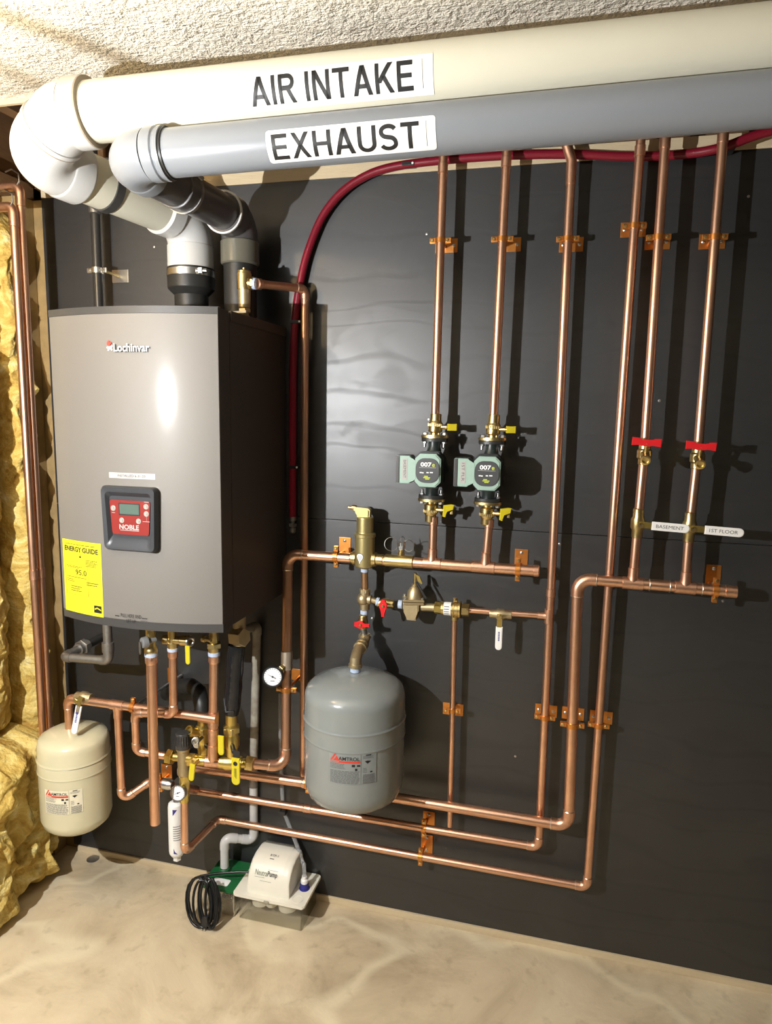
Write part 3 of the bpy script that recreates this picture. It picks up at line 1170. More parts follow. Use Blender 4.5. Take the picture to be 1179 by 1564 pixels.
fpart('badge_lion', poly2(B(), [(c.x + a * k, c.z + b * k) for a, b in lion_w]), 'white_ink', 0.0020)

# label strip
p0, p1 = on_front(167, 729.5), on_front(237, 724)
zt = on_front(167, 721).z
fpart('label', rect2(B(), p0.x, p0.z, p1.x, zt), 'dull_paper', 0.0006, 'white strip label with faded installation date', 8)
hh = zt - p0.z
ll = p1.x - p0.x
fpart('lettering', text2(B(), 'INSTALLED 6-21-23', p0.x + ll * 0.2, p0.z + hh * 0.28, p1.x - ll * 0.2, zt - hh * 0.28, 0.01), 'grey_ink2', 0.001, None, 8)

# energy sticker
p0, p1 = on_front(101, 930.5), on_front(158, 938)
zt = on_front(96.5, 822).z
x0, x1, z0 = on_front(98, 870).x, on_front(156, 880).x, p0.z
fpart('sticker', rect2(B(), x0, z0, x1, zt), 'yellow_paper', 0.0006, 'bright yellow energy guide sticker', 10)
W_, H_ = x1 - x0, zt - z0


def U(a):
    return x0 + W_ * a


def Z(b):
    return z0 + H_ * b


bm = text2(B(), 'ENERGY', U(0.06), Z(0.845), U(0.515), Z(0.915), 0.03)
text2(bm, 'GUIDE', U(0.54), Z(0.845), U(0.93), Z(0.915), 0.03)
rect2(bm, U(0.475), Z(0.78), U(0.485), Z(0.87))
poly2(bm, [(U(0.44), Z(0.79)), (U(0.52), Z(0.79)), (U(0.48), Z(0.765))])
rect2(bm, U(0.78), Z(0.05), U(0.96), Z(0.15))
fpart('lettering', bm, 'ink', 0.001, None, 10)
bm = B()
poly2(bm, [(U(0.80), Z(0.09)), (U(0.86), Z(0.11)), (U(0.95), Z(0.085)), (U(0.95), Z(0.10)), (U(0.86), Z(0.128)), (U(0.80), Z(0.108))])
fpart('star_mark', bm, 'yellow_paper', 0.0014)
rng = random.Random(4)
bm = text2(B(), '95.0', U(0.34), Z(0.53), U(0.63), Z(0.605), 0.015)
print_rows(bm, U(0.08), Z(0.93), U(0.92), Z(0.96), 1, 0.3, rng)
print_rows(bm, U(0.62), Z(0.66), U(0.92), Z(0.76), 5, 0.42, rng)
print_rows(bm, U(0.62), Z(0.40), U(0.95), Z(0.46), 2, 0.4, rng)
rect2(bm, U(0.1), Z(0.49), U(0.62), Z(0.497))
for a in (0.06, 0.655):
    rect2(bm, U(a), Z(0.25), U(a + 0.006), Z(0.66))
rect2(bm, U(0.06), Z(0.25), U(0.66), Z(0.253))
rect2(bm, U(0.06), Z(0.66), U(0.66), Z(0.663))
print_rows(bm, U(0.1), Z(0.62), U(0.55), Z(0.65), 2, 0.45, rng)
print_rows(bm, U(0.1), Z(0.42), U(0.3), Z(0.47), 2, 0.3, rng)
print_rows(bm, U(0.2), Z(0.29), U(0.5), Z(0.38), 3, 0.35, rng)
fpart('lettering', bm, 'olive_ink', 0.001, None, 10)

# pull here print
p0, p1 = on_front(185, 943), on_front(216, 939)
zt = on_front(185, 936.5).z
zm = p0.z
bm = text2(B(), 'PULL HERE AND', p0.x, zm + 0.0015, p1.x, zt)
text2(bm, 'LIFT UP', p0.x + 0.016, zm - 0.011, p1.x - 0.016, zm - 0.002)
q = on_front(176, 940)
rect2(bm, q.x, q.z - 0.0012, q.x + 0.013, q.z + 0.0012)
q = on_front(217, 944.5)
rect2(bm, q.x, q.z - 0.0012, q.x + 0.015, q.z + 0.0012)
rect2(bm, q.x - 0.004, q.z - 0.0068, q.x + 0.015, q.z - 0.0058)
fpart('lettering', bm, 'ink', 0.0008, None, 8)

# control bezel
pc = on_front(201, 790)
bw = on_front(244, 790).x - on_front(160, 790).x
bh = on_front(201, 742).z - on_front(201, 841).z
cy_ = on_front(201, 742).z - bh / 2


def bez(a, b):
    """bezel local coordinates (-1..1) to x, z"""
    return pc.x + a * bw / 2, cy_ + b * bh / 2


def outline(sx, sz, r, cx=0.0, cz=0.0, taper=0.0, bow=0.0):
    o_ = []
    for a, b in rrect(bw * sx, bh * sz, r, 5):
        f = b / (bh * sz / 2)
        a2 = a * (1 - taper * (1 - f) / 2)
        bb = b + bow * bh * (1 - (a / (bw * sx / 2)) ** 2) * (1 if b > 0 else -1)
        o_.append((pc.x + cx * bw / 2 + a2, cy_ + cz * bh / 2 + bb))
    return o_


def ring_face(loops_y, m, name, label=None, parent=None, close_last=False):
    bm = B()
    L = [[bm.verts.new((x, y, z)) for (x, z) in lp] for lp, y in loops_y]
    n_ = len(L[0])
    for A, C in zip(L, L[1:]):
        for i in range(n_):
            j = (i + 1) % n_
            bm.faces.new((A[i], A[j], C[j], C[i]))
    if close_last:
        bm.faces.new(L[-1])
    return T.part(name, bm, m, label, parent or fp)


yf = front_y(pc.x)
big = outline(1.0, 0.98, 0.012, taper=0.06, bow=0.012)
big2 = outline(0.965, 0.945, 0.011, taper=0.06, bow=0.012)
inn = outline(0.84, 0.80, 0.010, taper=0.10, bow=0.015, cx=0.0, cz=0.0)
dep = outline(0.77, 0.64, 0.008, taper=0.12, bow=0.013, cz=0.03)
bez_o = ring_face([(big, yf + 0.008), (big, yf - 0.010), (big2, yf - 0.0150), (inn, yf - 0.0140), (dep, yf - 0.0035)], 'bezel', 'bezel', 'charcoal control bezel', close_last=True)
ply = yf - 0.0045
red = outline(0.74, 0.52, 0.006, taper=0.10, bow=0.012, cx=0.0, cz=0.03)
bm = B()
A = [bm.verts.new((x, ply + 0.003, z)) for x, z in red]
C = [bm.verts.new((x, ply - 0.002, z)) for x, z in red]
bm.faces.new(C)
for i in range(len(red)):
    j = (i + 1) % len(red)
    bm.faces.new((A[i], A[j], C[j], C[i]))
T.part('control_panel', bm, 'red_panel', 'red control panel', bez_o)
ply -= 0.0022
x0, z0 = bez(-0.36, 0.14)
x1, z1 = bez(0.34, 0.44)
T.part('screen_frame', box2(B(), (x0 - 0.003, ply - 0.0004, z0 - 0.003), (x1 + 0.002, ply + 0.001, z1 + 0.003)), 'ink', None, bez_o)
T.part('screen', box2(B(), (x0, ply - 0.0008, z0), (x1, ply + 0.001, z1)), 'lcd', 'grey green LCD screen', bez_o)
for a, b in ((-0.60, 0.30), (0.60, 0.40), (0.60, 0.18), (-0.30, -0.06), (0.31, -0.06)):
    x, z = bez(a, b)
    bt = T.part('button', lathe(B(), [(0.0068, 0), (0.0068, 0.0006), (0.0058, 0.001), (0.005, 0.0006), (0.0032, 0.0008), (0.003, 0.002), (0, 0.0022)], (x, ply, z), (0, -1, 0), 18), 'button_grey', None, bez_o)
x0, z0 = bez(-0.40, -0.36)
x1, z1 = bez(0.32, -0.22)
bm = text2(B(), 'NOBLE', x0, z0 + 0.002, x1, z1 + 0.003, 0.03)
rect2(bm, x0 + 0.002, z0 - 0.0008, x1, z0 + 0.0006)
T.part('lettering', lay(bm, lambda u, v: V((u, ply - 0.0003, v))), 'panel_ink', None, bez_o)
bm = B()
for a, b, a2 in ((-0.66, 0.16, -0.54), (0.53, 0.535, 0.70), (0.46, -0.06, 0.72)):
    x, z = bez(a, b)
    xx, _ = bez(a2, b)
    rect2(bm, x, z - 0.0004, xx, z + 0.0009)
xv, zv = bez(0.60, -0.06)
rect2(bm, xv, zv, xv + 0.0006, bez(0, 0.1)[1])
T.part('panel_print', lay(bm, lambda u, v: V((u, ply - 0.0002, v))), 'panel_ink', None, bez_o)


# ================================================================== piping helpers
def pipe_run(T, pts, r, m='copper', fit='copper_fit', bend=2.3, sock=0.9, names=('pipe', 'elbow'), smooth_bend=None, seg=22, solder=True):
    pts = [V(p) for p in pts]
    n = len(pts)
    start = pts[0]
    for i in range(1, n):
        d = (pts[i] - pts[i - 1]).normalized()
        end = pts[i]
        if i < n - 1:
            d1 = (pts[i + 1] - pts[i]).normalized()
            ang = d.angle(d1)
            R = bend * r
            t = R * math.tan(ang / 2)
            arc = arc_pts(pts[i], d, d1, R, 8)
            ro = r * 1.10 + 0.0004
            e0 = arc[0] - d * (sock * r)
            e1 = arc[-1] + d1 * (sock * r)
            el = T.part(names[1], tube(B(), [e0] + arc + [e1], ro, seg), fit)
            if solder:
                T.part('solder_ring', ring(B(), e0, d, r * 1.03, r * 0.13, 18, 6), 'solder', None, el)
                T.part('solder_ring', ring(B(), e1, d1, r * 1.03, r * 0.13, 18, 6), 'solder', None, el)
            end = arc[0]
        T.part(names[0], cyl(B(), start, end, r, seg=seg), m)
        if i < n - 1:
            start = arc[-1]


def sleeve(T, p, axis, r, L, m='copper_fit', name='coupling', parent=None):
    a = V(axis).normalized()
    ro = r * 1.10 + 0.0005
    return T.part(name, lathe(B(), [(r, -L / 2 - 0.0012), (ro, -L / 2), (ro, L / 2), (r, L / 2 + 0.0012)], p, a, 22), m, None, parent)


def tee_fit(T, p, axis, br, r, rb, m='copper_fit', Lk=3.4, bl=2.2):
    a = V(axis).normalized()
    b = V(br).normalized()
    ro = r * 1.10 + 0.0005
    L = Lk * r
    bm = B()
    lathe(bm, [(r, -L / 2 - 0.001), (ro, -L / 2), (ro, L / 2), (r, L / 2 + 0.001)], p, a, 22)
    rb2 = rb * 1.10 + 0.0005
    lathe(bm, [(rb2 * 1.18, 0), (rb2 * 1.12, ro * 0.9), (rb2, ro * 1.25), (rb2, ro + bl * rb), (rb, ro + bl * rb + 0.001)], p, b, 22)
    return T.part('tee', bm, m)


def along(a, b, f):
    return V(a) + (V(b) - V(a)) * f


R34, R1, R12 = 0.0111, 0.0143, 0.0080


def pipe_clamp(label, pr, axis, r, plate, group='copper pipe clamps', ear=None, pw=0.060, ph=0.036, m='bracket', rod_m=None, block=False):
    """pr: point on the pipe axis, plate: centre of the base plate on the wall"""
    a = V(axis).normalized()
    n = V((0, -1, 0))
    n = (n - a * n.dot(a)).normalized()
    e = a.cross(n).normalized()
    if ear is not None and e.dot(V(ear)) < 0:
        e = -e
    T = Thing('pipe_clamp', label, 'clamp', (plate[0], 0, plate[2]), group)
    plate = V(plate)
    py = plate.y if block else 0.0
    if block:
        T.part('standoff_block', box2(B(), (plate.x - 0.017, -0.0005, plate.z - 0.028), (plate.x + 0.017, py, plate.z + 0.028), 0.002), 'wall', 'black painted standoff block')
    bm = box(B(), (plate.x, py - 0.0012, plate.z), (pw, 0.0022, ph) if abs(a.z) > 0.5 else (ph, 0.0022, pw), 0.0008)
    bp = T.part('base_plate', bm, m)
    for sg in (-1, 1):
        q = V((plate.x, py - 0.0022, plate.z)) + (V((1, 0, 0)) if abs(a.z) > 0.5 else V((0, 0, 1))) * (sg * pw * 0.34)
        T.part('screw', lathe(B(), [(0.0048, 0), (0.0045, 0.0015), (0.0025, 0.0028), (0, 0.0028)], q, (0, -1, 0), 12), 'steel', None, bp)
    pr = V(pr)
    rod0 = V((pr.x, py - 0.002, pr.z))
    d_ = (pr - rod0).length - r
    if d_ > 0.004:
        T.part('rod', rcyl(B(), rod0, rod0 + (pr - rod0).normalized() * d_, 0.0048), rod_m or m)
    h = 0.013
    bm = B()
    band(bm, pr, a, r + 0.0003, r + 0.0030, h, 26)
    rg = T.part('ring', bm, m)
    for sg in (-1, 1):
        c_ = pr + e * (sg * (r + 0.0085))
        rot = Matrix((e, n, a)).transposed()
        for k_ in (-1, 1):
            T.part('ear', box(B(), c_ + n * (k_ * 0.0032), (0.017, 0.0026, h), 0.0012, rot), m, None, rg)
        T.part('bolt', hexn(lathe(B(), [(0.0022, -0.009), (0.0022, 0.009)], c_ + e * 0.002, n, 10), c_ + e * 0.002 + n * 0.0045, c_ + e * 0.002 + n * 0.0085, 0.0045), 'brass', None, rg)
    return T


def thread_tape(T, p, axis, r, L, name='thread_tape'):
    return T.part(name, lathe(B(), [(r, -L / 2), (r + 0.0008, -L / 2 + 0.0005), (r + 0.001, 0), (r + 0.0008, L / 2 - 0.0005), (r, L / 2)], p, axis, 18), 'tape_white', 'pale blue white thread tape')


# ---------- zone pipes 1 and 2 with the supply header
S1 = 0.070
h0, h1 = at(443, 845, S1), at(822, 872, S1)
hdir = (h1 - h0).normalized()


def on_line(a, b, px, py):
    """point of line a-b whose picture is nearest to the pixel"""
    best = None
    for i in range(401):
        p = along(a, b, i / 400)
        q = p - CAM
        zz = q.dot(CF)
        x, y = CX + FPX * q.dot(CR) / zz, CY - FPX * q.dot(CU) / zz
        dd = (x - px) ** 2 + (y - py) ** 2
        if best is None or dd < best[0]:
            best = (dd, p)
    return best[1]


T = Thing('copper_pipe', 'copper supply header below the green pumps, running down beside the boiler', 'pipe', h0)
lowel = at(436.5, 1171, 0.14)
v_top = at(439.5, 846, S1)
low_start = at(383, 1166, 0.20)
pipe_run(T, [h1, v_top, lowel, low_start], R1)
t1 = on_line(h0, h1, 660, 855)
t2 = on_line(h0, h1, 742, 861)
tee_fit(T, t1, hdir, (0, 0, 1), R1, R34)
tee_fit(T, t2, hdir, (0, 0, 1), R1, R34)
sleeve(T, on_line(h0, h1, 725, 862), hdir, R1, 0.012)
T.part('coupling', lathe(B(), [(R1, -0.045), (R1 * 1.22, -0.043), (R1 * 1.22, -0.008), (R1 * 1.3, -0.004), (R1 * 1.3, 0.036), (R1, 0.038)], on_line(h0, h1, 612, 853), hdir, 24), 'brass', 'brass tee for the drain cock')
T.part('end_cap', lathe(B(), [(R1, -0.012), (R1 * 1.1, -0.011), (R1 * 1.1, 0.001), (R1 * 0.9, 0.003), (0, 0.003)], h1, hdir, 24), 'copper_fit')
gb = at(437.7, 1010, 0.105)
vdir = (lowel - v_top).normalized()
T.part('coupling', lathe(B(), [(R1, -0.028), (R1 * 1.18, -0.026), (R1 * 1.18, 0.026), (R1, 0.028)], on_line(v_top, lowel, 438, 1008), vdir, 22), mat('tinned_copper', (0.66, 0.55, 0.43), 0.4, 0.9))
T.part('union_nut', hexn(B(), low_start + V((0.012, 0, 0)), low_start + V((-0.012, 0, 0)), R1 * 1.55), 'brass')

for k_, (xt, yt, xb, yb, tp, lab1) in enumerate(((677, 240, 664.5, 634, t1, 'copper riser into the left green pump, passing behind the exhaust pipe'),
                                           (774, 230, 754, 635, t2, 'copper riser into the right green pump, passing behind the exhaust pipe'))):
    a, b = at(xt, yt, S1), at(xb, yb, S1)
    top = a + (a - b).normalized() * ((2.42 - a.z) / (a - b).normalized().z)
    T = Thing('copper_pipe', lab1, 'pipe', b)
    T.part('pipe', cyl(B(), b, top, R34, seg=22), 'copper')
    sleeve(T, on_line(a, b, xt - 0.3, yt + 18), (b - a), R34, 0.022)
    pb = at((662, 747)[k_], (795, 799)[k_], S1)
    T2 = Thing('copper_pipe', ('short copper stub between the left pump and the supply header', 'short copper stub between the right pump and the supply header')[k_], 'pipe', tp)
    T2.part('pipe', cyl(B(), tp + V((0, 0, R1 + 0.001)), pb, R34, seg=22), 'copper')
    sleeve(T2, pb, pb - tp, R34, 0.02)


# ---------- pumps
def make_pump(cx_, z_top, z_bot, label, flag, zone_label, idx):
    cxp, cyp = cx_
    top = at(*z_top, S1)
    bot = at(*z_bot, S1)
    c = (top + bot) / 2
    ax = (top - bot).normalized()
    T = Thing('pump', label, 'pump', c, 'green circulator pumps')
    H = (top - bot).length / 2
    bm = B()
    lathe(bm, [(0.017, -H + 0.008), (0.0165, -H + 0.022), (0.022, -0.038), (0.036, -0.024), (0.043, 0), (0.036, 0.024), (0.022, 0.038), (0.0165, H - 0.022), (0.017, H - 0.008)], c, ax, 28)
    vol = T.part('volute', bm, 'green_dark', 'dark cast iron pump volute')
    for sg in (-1, 1):
        f = T.part('flange', prism(B(), [(0.036 * math.cos(t) * (1 if abs(math.cos(t)) > 0.5 else 1), 0.022 * math.sin(t)) for t in [2 * PI * i / 24 for i in range(24)]], c + ax * (sg * H - (0.009 if sg > 0 else 0)), (1, 0, 0), (0, 1, 0), 0.009), 'black_iron', None, vol)
        for sx in (-1, 1):
            q = c + V((sx * 0.026, -0.002, 0)) + ax * (sg * (H - 0.009))
            T.part('bolt', hexn(rcyl(B(), q, q - ax * (sg * 0.016), 0.0038), q, q - ax * (sg * 0.006), 0.0065), 'steel', None, vol)
    zz = V((0, 0, 1))
    xx = V((1, 0, 0))
    # motor housing toward the room
    yb, yf_ = c.y - 0.018, c.y - 0.078
    fc = V((c.x, 0, c.z))
    W2, H2, ch = 0.034, 0.043, 0.013
    octo = [(-W2 + ch, -H2), (W2 - ch, -H2), (W2, -H2 + ch), (W2, H2 - ch), (W2 - ch, H2), (-W2 + ch, H2), (-W2, H2 - ch), (-W2, -H2 + ch)]
    bodyo = T.part('motor_body', prism(B(), [(a * 1.07, b * 1.06) for a, b in octo], (fc.x, yb, fc.z), xx, zz, yb - yf_ - 0.016, 0.002), 'green_dark', 'dark ribbed motor body')
    for q in range(5):
        y = yb - 0.006 - q * 0.008
        T.part('fin', prism(B(), [(a * 1.13, b * 1.10) for a, b in octo], (fc.x, y, fc.z), xx, zz, 0.003), 'black_plastic', None, bodyo)
    face = T.part('front_cover', prism(B(), octo, (fc.x, yf_ + 0.0165, fc.z), xx, zz, 0.0165, 0.003), 'green_paint', 'sage green pump front')
    # control box on the left
    bx0, bx1, hb = fc.x - 0.084, fc.x - W2 + 0.004, 0.036
    cb = [(bx0 - fc.x, -hb), (bx1 - fc.x - 0.020, -hb), (bx1 - fc.x - 0.010, -hb + 0.009), (bx1 - fc.x, -hb + 0.010), (bx1 - fc.x, hb - 0.010), (bx1 - fc.x - 0.010, hb - 0.009), (bx1 - fc.x - 0.020, hb), (bx0 - fc.x, hb)]
    T.part('control_box', prism(B(), [(a - 0.001, b * 1.03) for a, b in cb], (fc.x, yb - 0.002, fc.z), xx, zz, yb - yf_ - 0.022, 0.002), 'black_plastic')
    T.part('control_box_cover', prism(B(), cb, (fc.x, yf_ + 0.018, fc.z), xx, zz, 0.016, 0.002), 'green_paint', 'sage green control box cover')
    T.part('side_strip', box2(B(), (bx0 - 0.001, yf_ + 0.0185, fc.z - hb * 0.98), (bx0 + 0.009, yf_ + 0.0005, fc.z + hb * 0.98), 0.001), 'trim_dark')
    ylab = yf_ + 0.0018
    st = T.part('sticker', box2(B(), (bx0 + 0.016, ylab - 0.0006, fc.z - hb * 0.74), (bx0 + 0.030, ylab + 0.0004, fc.z + hb * 0.80)), 'dull_paper', 'white zone sticker')
    bm = text2(B(), zone_label, 0, 0, hb * 1.3, 0.0075)
    T.part('lettering', lay(bm, lambda u, v: V((bx0 + 0.0195 + v, ylab - 0.0009, fc.z + hb * 0.70 - u))), 'grey_ink', None, st)
    # dial
    sq = rrect(0.0615, 0.064, 0.023, 6)
    dl = T.part('dial', prism(B(), sq, (fc.x, yf_ + 0.0005, fc.z), xx, zz, 0.003, 0.001), mat('charcoal_dial', (0.05, 0.052, 0.055), 0.4), 'black dial plate')
    yd = yf_ - 0.0028
    bm = text2(B(), '007', -0.018, 0.010, 0.011, 0.0215, 0.03)
    rect2(bm, -0.022, 0.0075, 0.022, 0.0079)
    for a, b, ww in ((-0.020, -0.007, 0.006), (-0.0135, -0.0075, 0.004), (-0.002, -0.0065, 0.006), (0.007, -0.006, 0.008)):
        rect2(bm, a, b, a + ww, b + 0.0028)
    T.part('lettering', lay(bm, lambda u, v: V((fc.x + u, yd, fc.z + v))), 'white_ink', 'white numerals', dl)
    bm = text2(B(), 'e', 0.0125, 0.010, 0.0195, 0.018, 0.01)
    for a, b, ww in ((-0.008, -0.016, 0.010), (-0.010, -0.0195, 0.018), (-0.005, -0.0230, 0.011)):
        rect2(bm, a, b, a + ww, b + 0.0022)
    T.part('lettering', lay(bm, lambda u, v: V((fc.x + u, yd, fc.z + v))), 'lime_ink', 'lime green print', dl)
    return T, top, bot, ax


def flange_valve(label, base, ax, up, L, idx):
    """brass isolation flange: oval plate at base, body going up (or down) along ax"""
    d = ax * up
    T = Thing('isolation_valve', label, 'valve', base, 'brass isolation flange valves of the pumps')
    T.part('flange', prism(B(), [(0.0375 * math.cos(t), 0.024 * math.sin(t)) for t in [2 * PI * i / 28 for i in range(28)]], base + d * 0.0005 - (ax * 0.0075 if up < 0 else V((0, 0, 0))), (1, 0, 0), (0, 1, 0), 0.0075, 0.001), 'brass')
    for sx in (-1, 1):
        q = base + V((sx * 0.026, -0.002, 0)) + d * 0.008
        T.part('nut', hexn(B(), q, q + d * 0.007, 0.0075), 'steel')
    T.part('body', lathe(B(), [(0.013, 0.007), (0.013, 0.014), (0.0195, 0.018), (0.0195, 0.020), (0.0187, 0.021), (0.0187, 0.030), (0.0197, 0.031), (0.0197, 0.039), (0.0165, 0.044), (0.0150, 0.047), (0.0150, L - 0.002), (0.0135, L)], base, d, 24), 'brass')
    bm = B()
    for i in range(24):
        t = 2 * PI * i / 24
        _, u, v = frame_of(d)
        q = base + d * 0.035 + (u * math.cos(t) + v * math.sin(t)) * 0.0195
        box(bm, q, (0.0022, 0.0022, 0.007))
    T.part('knurl', bm, 'brass')
    sc_ = base + d * 0.030
    stem = T.part('stem', rcyl(rcyl(B(), sc_ + V((0.016, -0.004, 0)), sc_ + V((0.034, -0.008, 0.0)), 0.0055), sc_ + V((0.030, -0.007, 0)), sc_ + V((0.040, -0.009, 0)), 0.0035), 'brass')
    hc = sc_ + V((0.043, -0.010, 0))
    if up > 0:
        T.part('handle', prism(B(), [(-0.004, -0.009), (0.020, -0.009), (0.020, 0.009), (0.010, 0.0075), (-0.004, 0.009)], hc + V((-0.006, 0.006, 0)), (0.94, 0.34, 0), (0, 0, 1), 0.010, 0.001), 'yellow_plastic', 'yellow lever handle')
        T.part('handle_arm', box(B(), hc + V((0.010, 0.032, 0)), (0.007, 0.050, 0.014), 0.001), 'brass')
    else:
        T.part('handle', prism(B(), [(-0.010, -0.020), (-0.003, -0.022), (0.000, -0.006), (0.018, -0.001), (0.020, 0.012), (0.012, 0.013), (-0.008, 0.010)], hc + V((0.0, 0.004, 0.004)), (0.94, 0.30, 0), (0, 0, 1), 0.010, 0.001), 'yellow_plastic', 'yellow lever handle')
        T.part('handle_arm', box(B(), hc + V((0.014, 0.032, -0.004)), (0.008, 0.050, 0.014), 0.001), 'brass')
    return T


for i, (cc, zt_, zb_, lb, zl) in enumerate((((650, 716), (664, 669), (659, 761), 'left green circulator pump with black dial below the copper riser', 'BASEMENT'),
                                     ((740, 720), (752, 673), (745, 766), 'right green circulator pump with black dial beside the long riser', '1ST FLR'))):
    T, top, bot, ax = make_pump(cc, zt_, zb_, lb, i, zl, i)
    La = (at((664.5, 754)[i], (632, 633)[i], S1) - top).length
    Lb = (at((662, 747)[i], (797, 801)[i], S1) - bot).length
    sd = ('left', 'right')[i]
    flange_valve('brass isolation valve with yellow lever on top of the %s pump' % sd, top, ax, 1, La, i)
    flange_valve('brass isolation valve with yellow lever under the %s pump' % sd, bot, ax, -1, Lb, i)

# ---------- air separator on the header
ps = on_line(h0, h1, 557, 850)
T = Thing('air_separator', 'olive brass air separator canister with angled vent cap on the header', 'air separator', ps)
zb_ = at(557, 866, S1).z
z1_ = at(557, 818, S1).z
z2_ = at(557, 790, S1).z
z3_ = at(557, 775, S1).z
T.part('canister', lathe(B(), [(0.0235, 0), (0.0265, 0.003), (0.0280, 0.006), (0.0280, z1_ - zb_ - 0.004), (0.0305, z1_ - zb_ - 0.002), (0.0305, z1_ - zb_ + 0.006), (0.0245, z1_ - zb_ + 0.009), (0.0240, z1_ - zb_ + 0.012), (0.0240, z2_ - zb_ - 0.003), (0.0235, z2_ - zb_), (0.019, z2_ - zb_ + 0.003)], (ps.x, ps.y, zb_), (0, 0, 1), 32), 'olive_brass')
cap = T.part('vent_cap', prism(B(), [(-0.018, 0), (0.017, 0), (0.0185, z3_ - z2_ - 0.004), (0.012, z3_ - z2_ + 0.001), (-0.026, z3_ - z2_ + 0.003), (-0.030, z3_ - z2_ - 0.006), (-0.018, z3_ - z2_ - 0.012)], (ps.x - 0.002, ps.y + 0.014, z2_ - 0.002), (1, 0, 0), (0, 0, 1), 0.028, 0.004), 'olive_brass')
q = V((ps.x - 0.026, ps.y, z3_ - 0.002))
T.part('vent_nozzle', rcyl(rcyl(B(), q, q + V((-0.013, 0, 0)), 0.008), q + V((-0.012, 0, 0)), q + V((-0.024, 0, 0)), 0.0045), 'brass', None, cap)
for sg in (-1, 1):
    q = ps + hdir * (sg * 0.024)
    T.part('port', lathe(B(), [(R1 * 1.45, 0), (R1 * 1.40, 0.010), (R1 * 1.12, 0.012), (R1 * 1.12, 0.030 if sg > 0 else 0.016), (R1, 0.032 if sg > 0 else 0.018)], q, hdir * sg, 24), 'brass')
pl = at(555, 853, 0.10)
fnc = lambda e: (lambda u, v: V((ps.x + math.sin((u - 0.006) / 0.028) * (0.028 + e), ps.y - math.cos((u - 0.006) / 0.028) * (0.028 + e), pl.z + v)))
drop = [(0.0, -0.017), (0.002, -0.010), (0.0075, -0.001), (0.0085, 0.004), (0.006, 0.0095), (0.0, 0.0115), (-0.006, 0.0095), (-0.0085, 0.004), (-0.0075, -0.001), (-0.002, -0.010)]
T.part('emblem', lay(poly2(B(), [(a * 1.25, b * 1.2) for a, b in drop]), fnc(0.0006), 8), 'ink', 'dark outlined drop emblem')
T.part('emblem', lay(poly2(B(), [(a * 1.13, b * 1.08) for a, b in drop]), fnc(0.0010), 8), 'white_ink')
T.part('emblem', lay(poly2(B(), [(a * 0.85, b * 0.82) for a, b in drop]), fnc(0.0014), 8), mat('pale_grey_ink', (0.55, 0.57, 0.6), 0.5))

# drain cock with wire on header
pd = on_line(h0, h1, 613, 854)
T = Thing('drain_cock', 'small nickel drain cock with looped wires on the copper header', 'drain cock', pd + V((0, 0, R1)))
q = pd + V((0, 0, R1 * 1.2))
T.part('stem', lathe(B(), [(0.009, 0), (0.009, 0.010), (0.007, 0.011), (0.007, 0.018)], q, (0, 0, 1), 18), 'brass')
bd = T.part('body', hexn(rcyl(B(), q + V((0, 0, 0.026)), q + V((0, 0, 0.036)), 0.006), q + V((0, 0, 0.016)), q + V((0, 0, 0.027)), 0.0105), 'steel')
for i in range(4):
    a = PI / 4 + i * PI / 2
    T.part('lug', box(B(), q + V((math.cos(a) * 0.010, math.sin(a) * 0.010, 0.031)), (0.006, 0.005, 0.014), 0.001, Matrix.Rotation(a, 3, 'Z')), 'steel', None, bd)
for cxr, czr, rr_, tilt in ((-0.028, 0.030, 0.019, 0.3), (0.022, 0.030, 0.017, -0.4), (0.004, 0.044, 0.009, 1.2)):
    ring_c = q + V((cxr, -0.004, czr))
    T.part('wire', ring(B(), ring_c, V((math.sin(tilt), -math.cos(tilt), 0.2)), rr_, 0.0008, 24, 6), 'steel_dark')

# ---------- branch below the separator: tee, red valves, reducing valve, backflow preventer, feed pipe
SB = 0.066
SR = 0.058
c_t = at(557, 915, SB)
T = Thing('copper_pipe', 'brass branch fittings and tee hanging from the air separator', 'fittings', c_t)
top = V((ps.x, ps.y, zb_))
T.part('nipple', rcyl(B(), top + V((0, 0, 0.0)), V((c_t.x, c_t.y, c_t.z + 0.02)), 0.0098), mat('bronze_nipple', (0.60, 0.36, 0.20), 0.38, 0.95))
thread_tape(T, along(top, c_t, 0.10), (0, 0, 1), 0.0100, 0.010)
T.part('tee', hexn(lathe(B(), [(0.0145, -0.030), (0.0145, -0.014), (0.012, -0.012), (0.0118, 0.010), (0.015, 0.014), (0.015, 0.028)], c_t, (0, 0, 1), 22), c_t + V((0, 0, 0.020)), c_t + V((0, 0, 0.030)), 0.0165), 'brass_dull')
T.part('elbow', sphere(rcyl(B(), c_t, c_t + V((0.020, 0, 0)), 0.0135), c_t + V((-0.004, -0.002, 0)), 0.0185, (1, 1, 1.05), 18), 'brass_dull')
rv1 = at(588.7, 921.5, 0.062)
T.part('nipple', rcyl(B(), c_t + V((0.018, 0, 0)), at(575, 918.5, 0.064), 0.0088), 'brass_dull')
thread_tape(T, at(577, 919, 0.064), rv1 - c_t, 0.0112, 0.009)
z_rv2 = at(554.5, 950, SB)
T.part('nipple', rcyl(B(), c_t + V((0, 0, -0.028)), at(556, 940, SB), 0.009), 'brass_dull')
thread_tape(T, at(556.3, 934.5, SB), (0, 0, 1), 0.0105, 0.012)

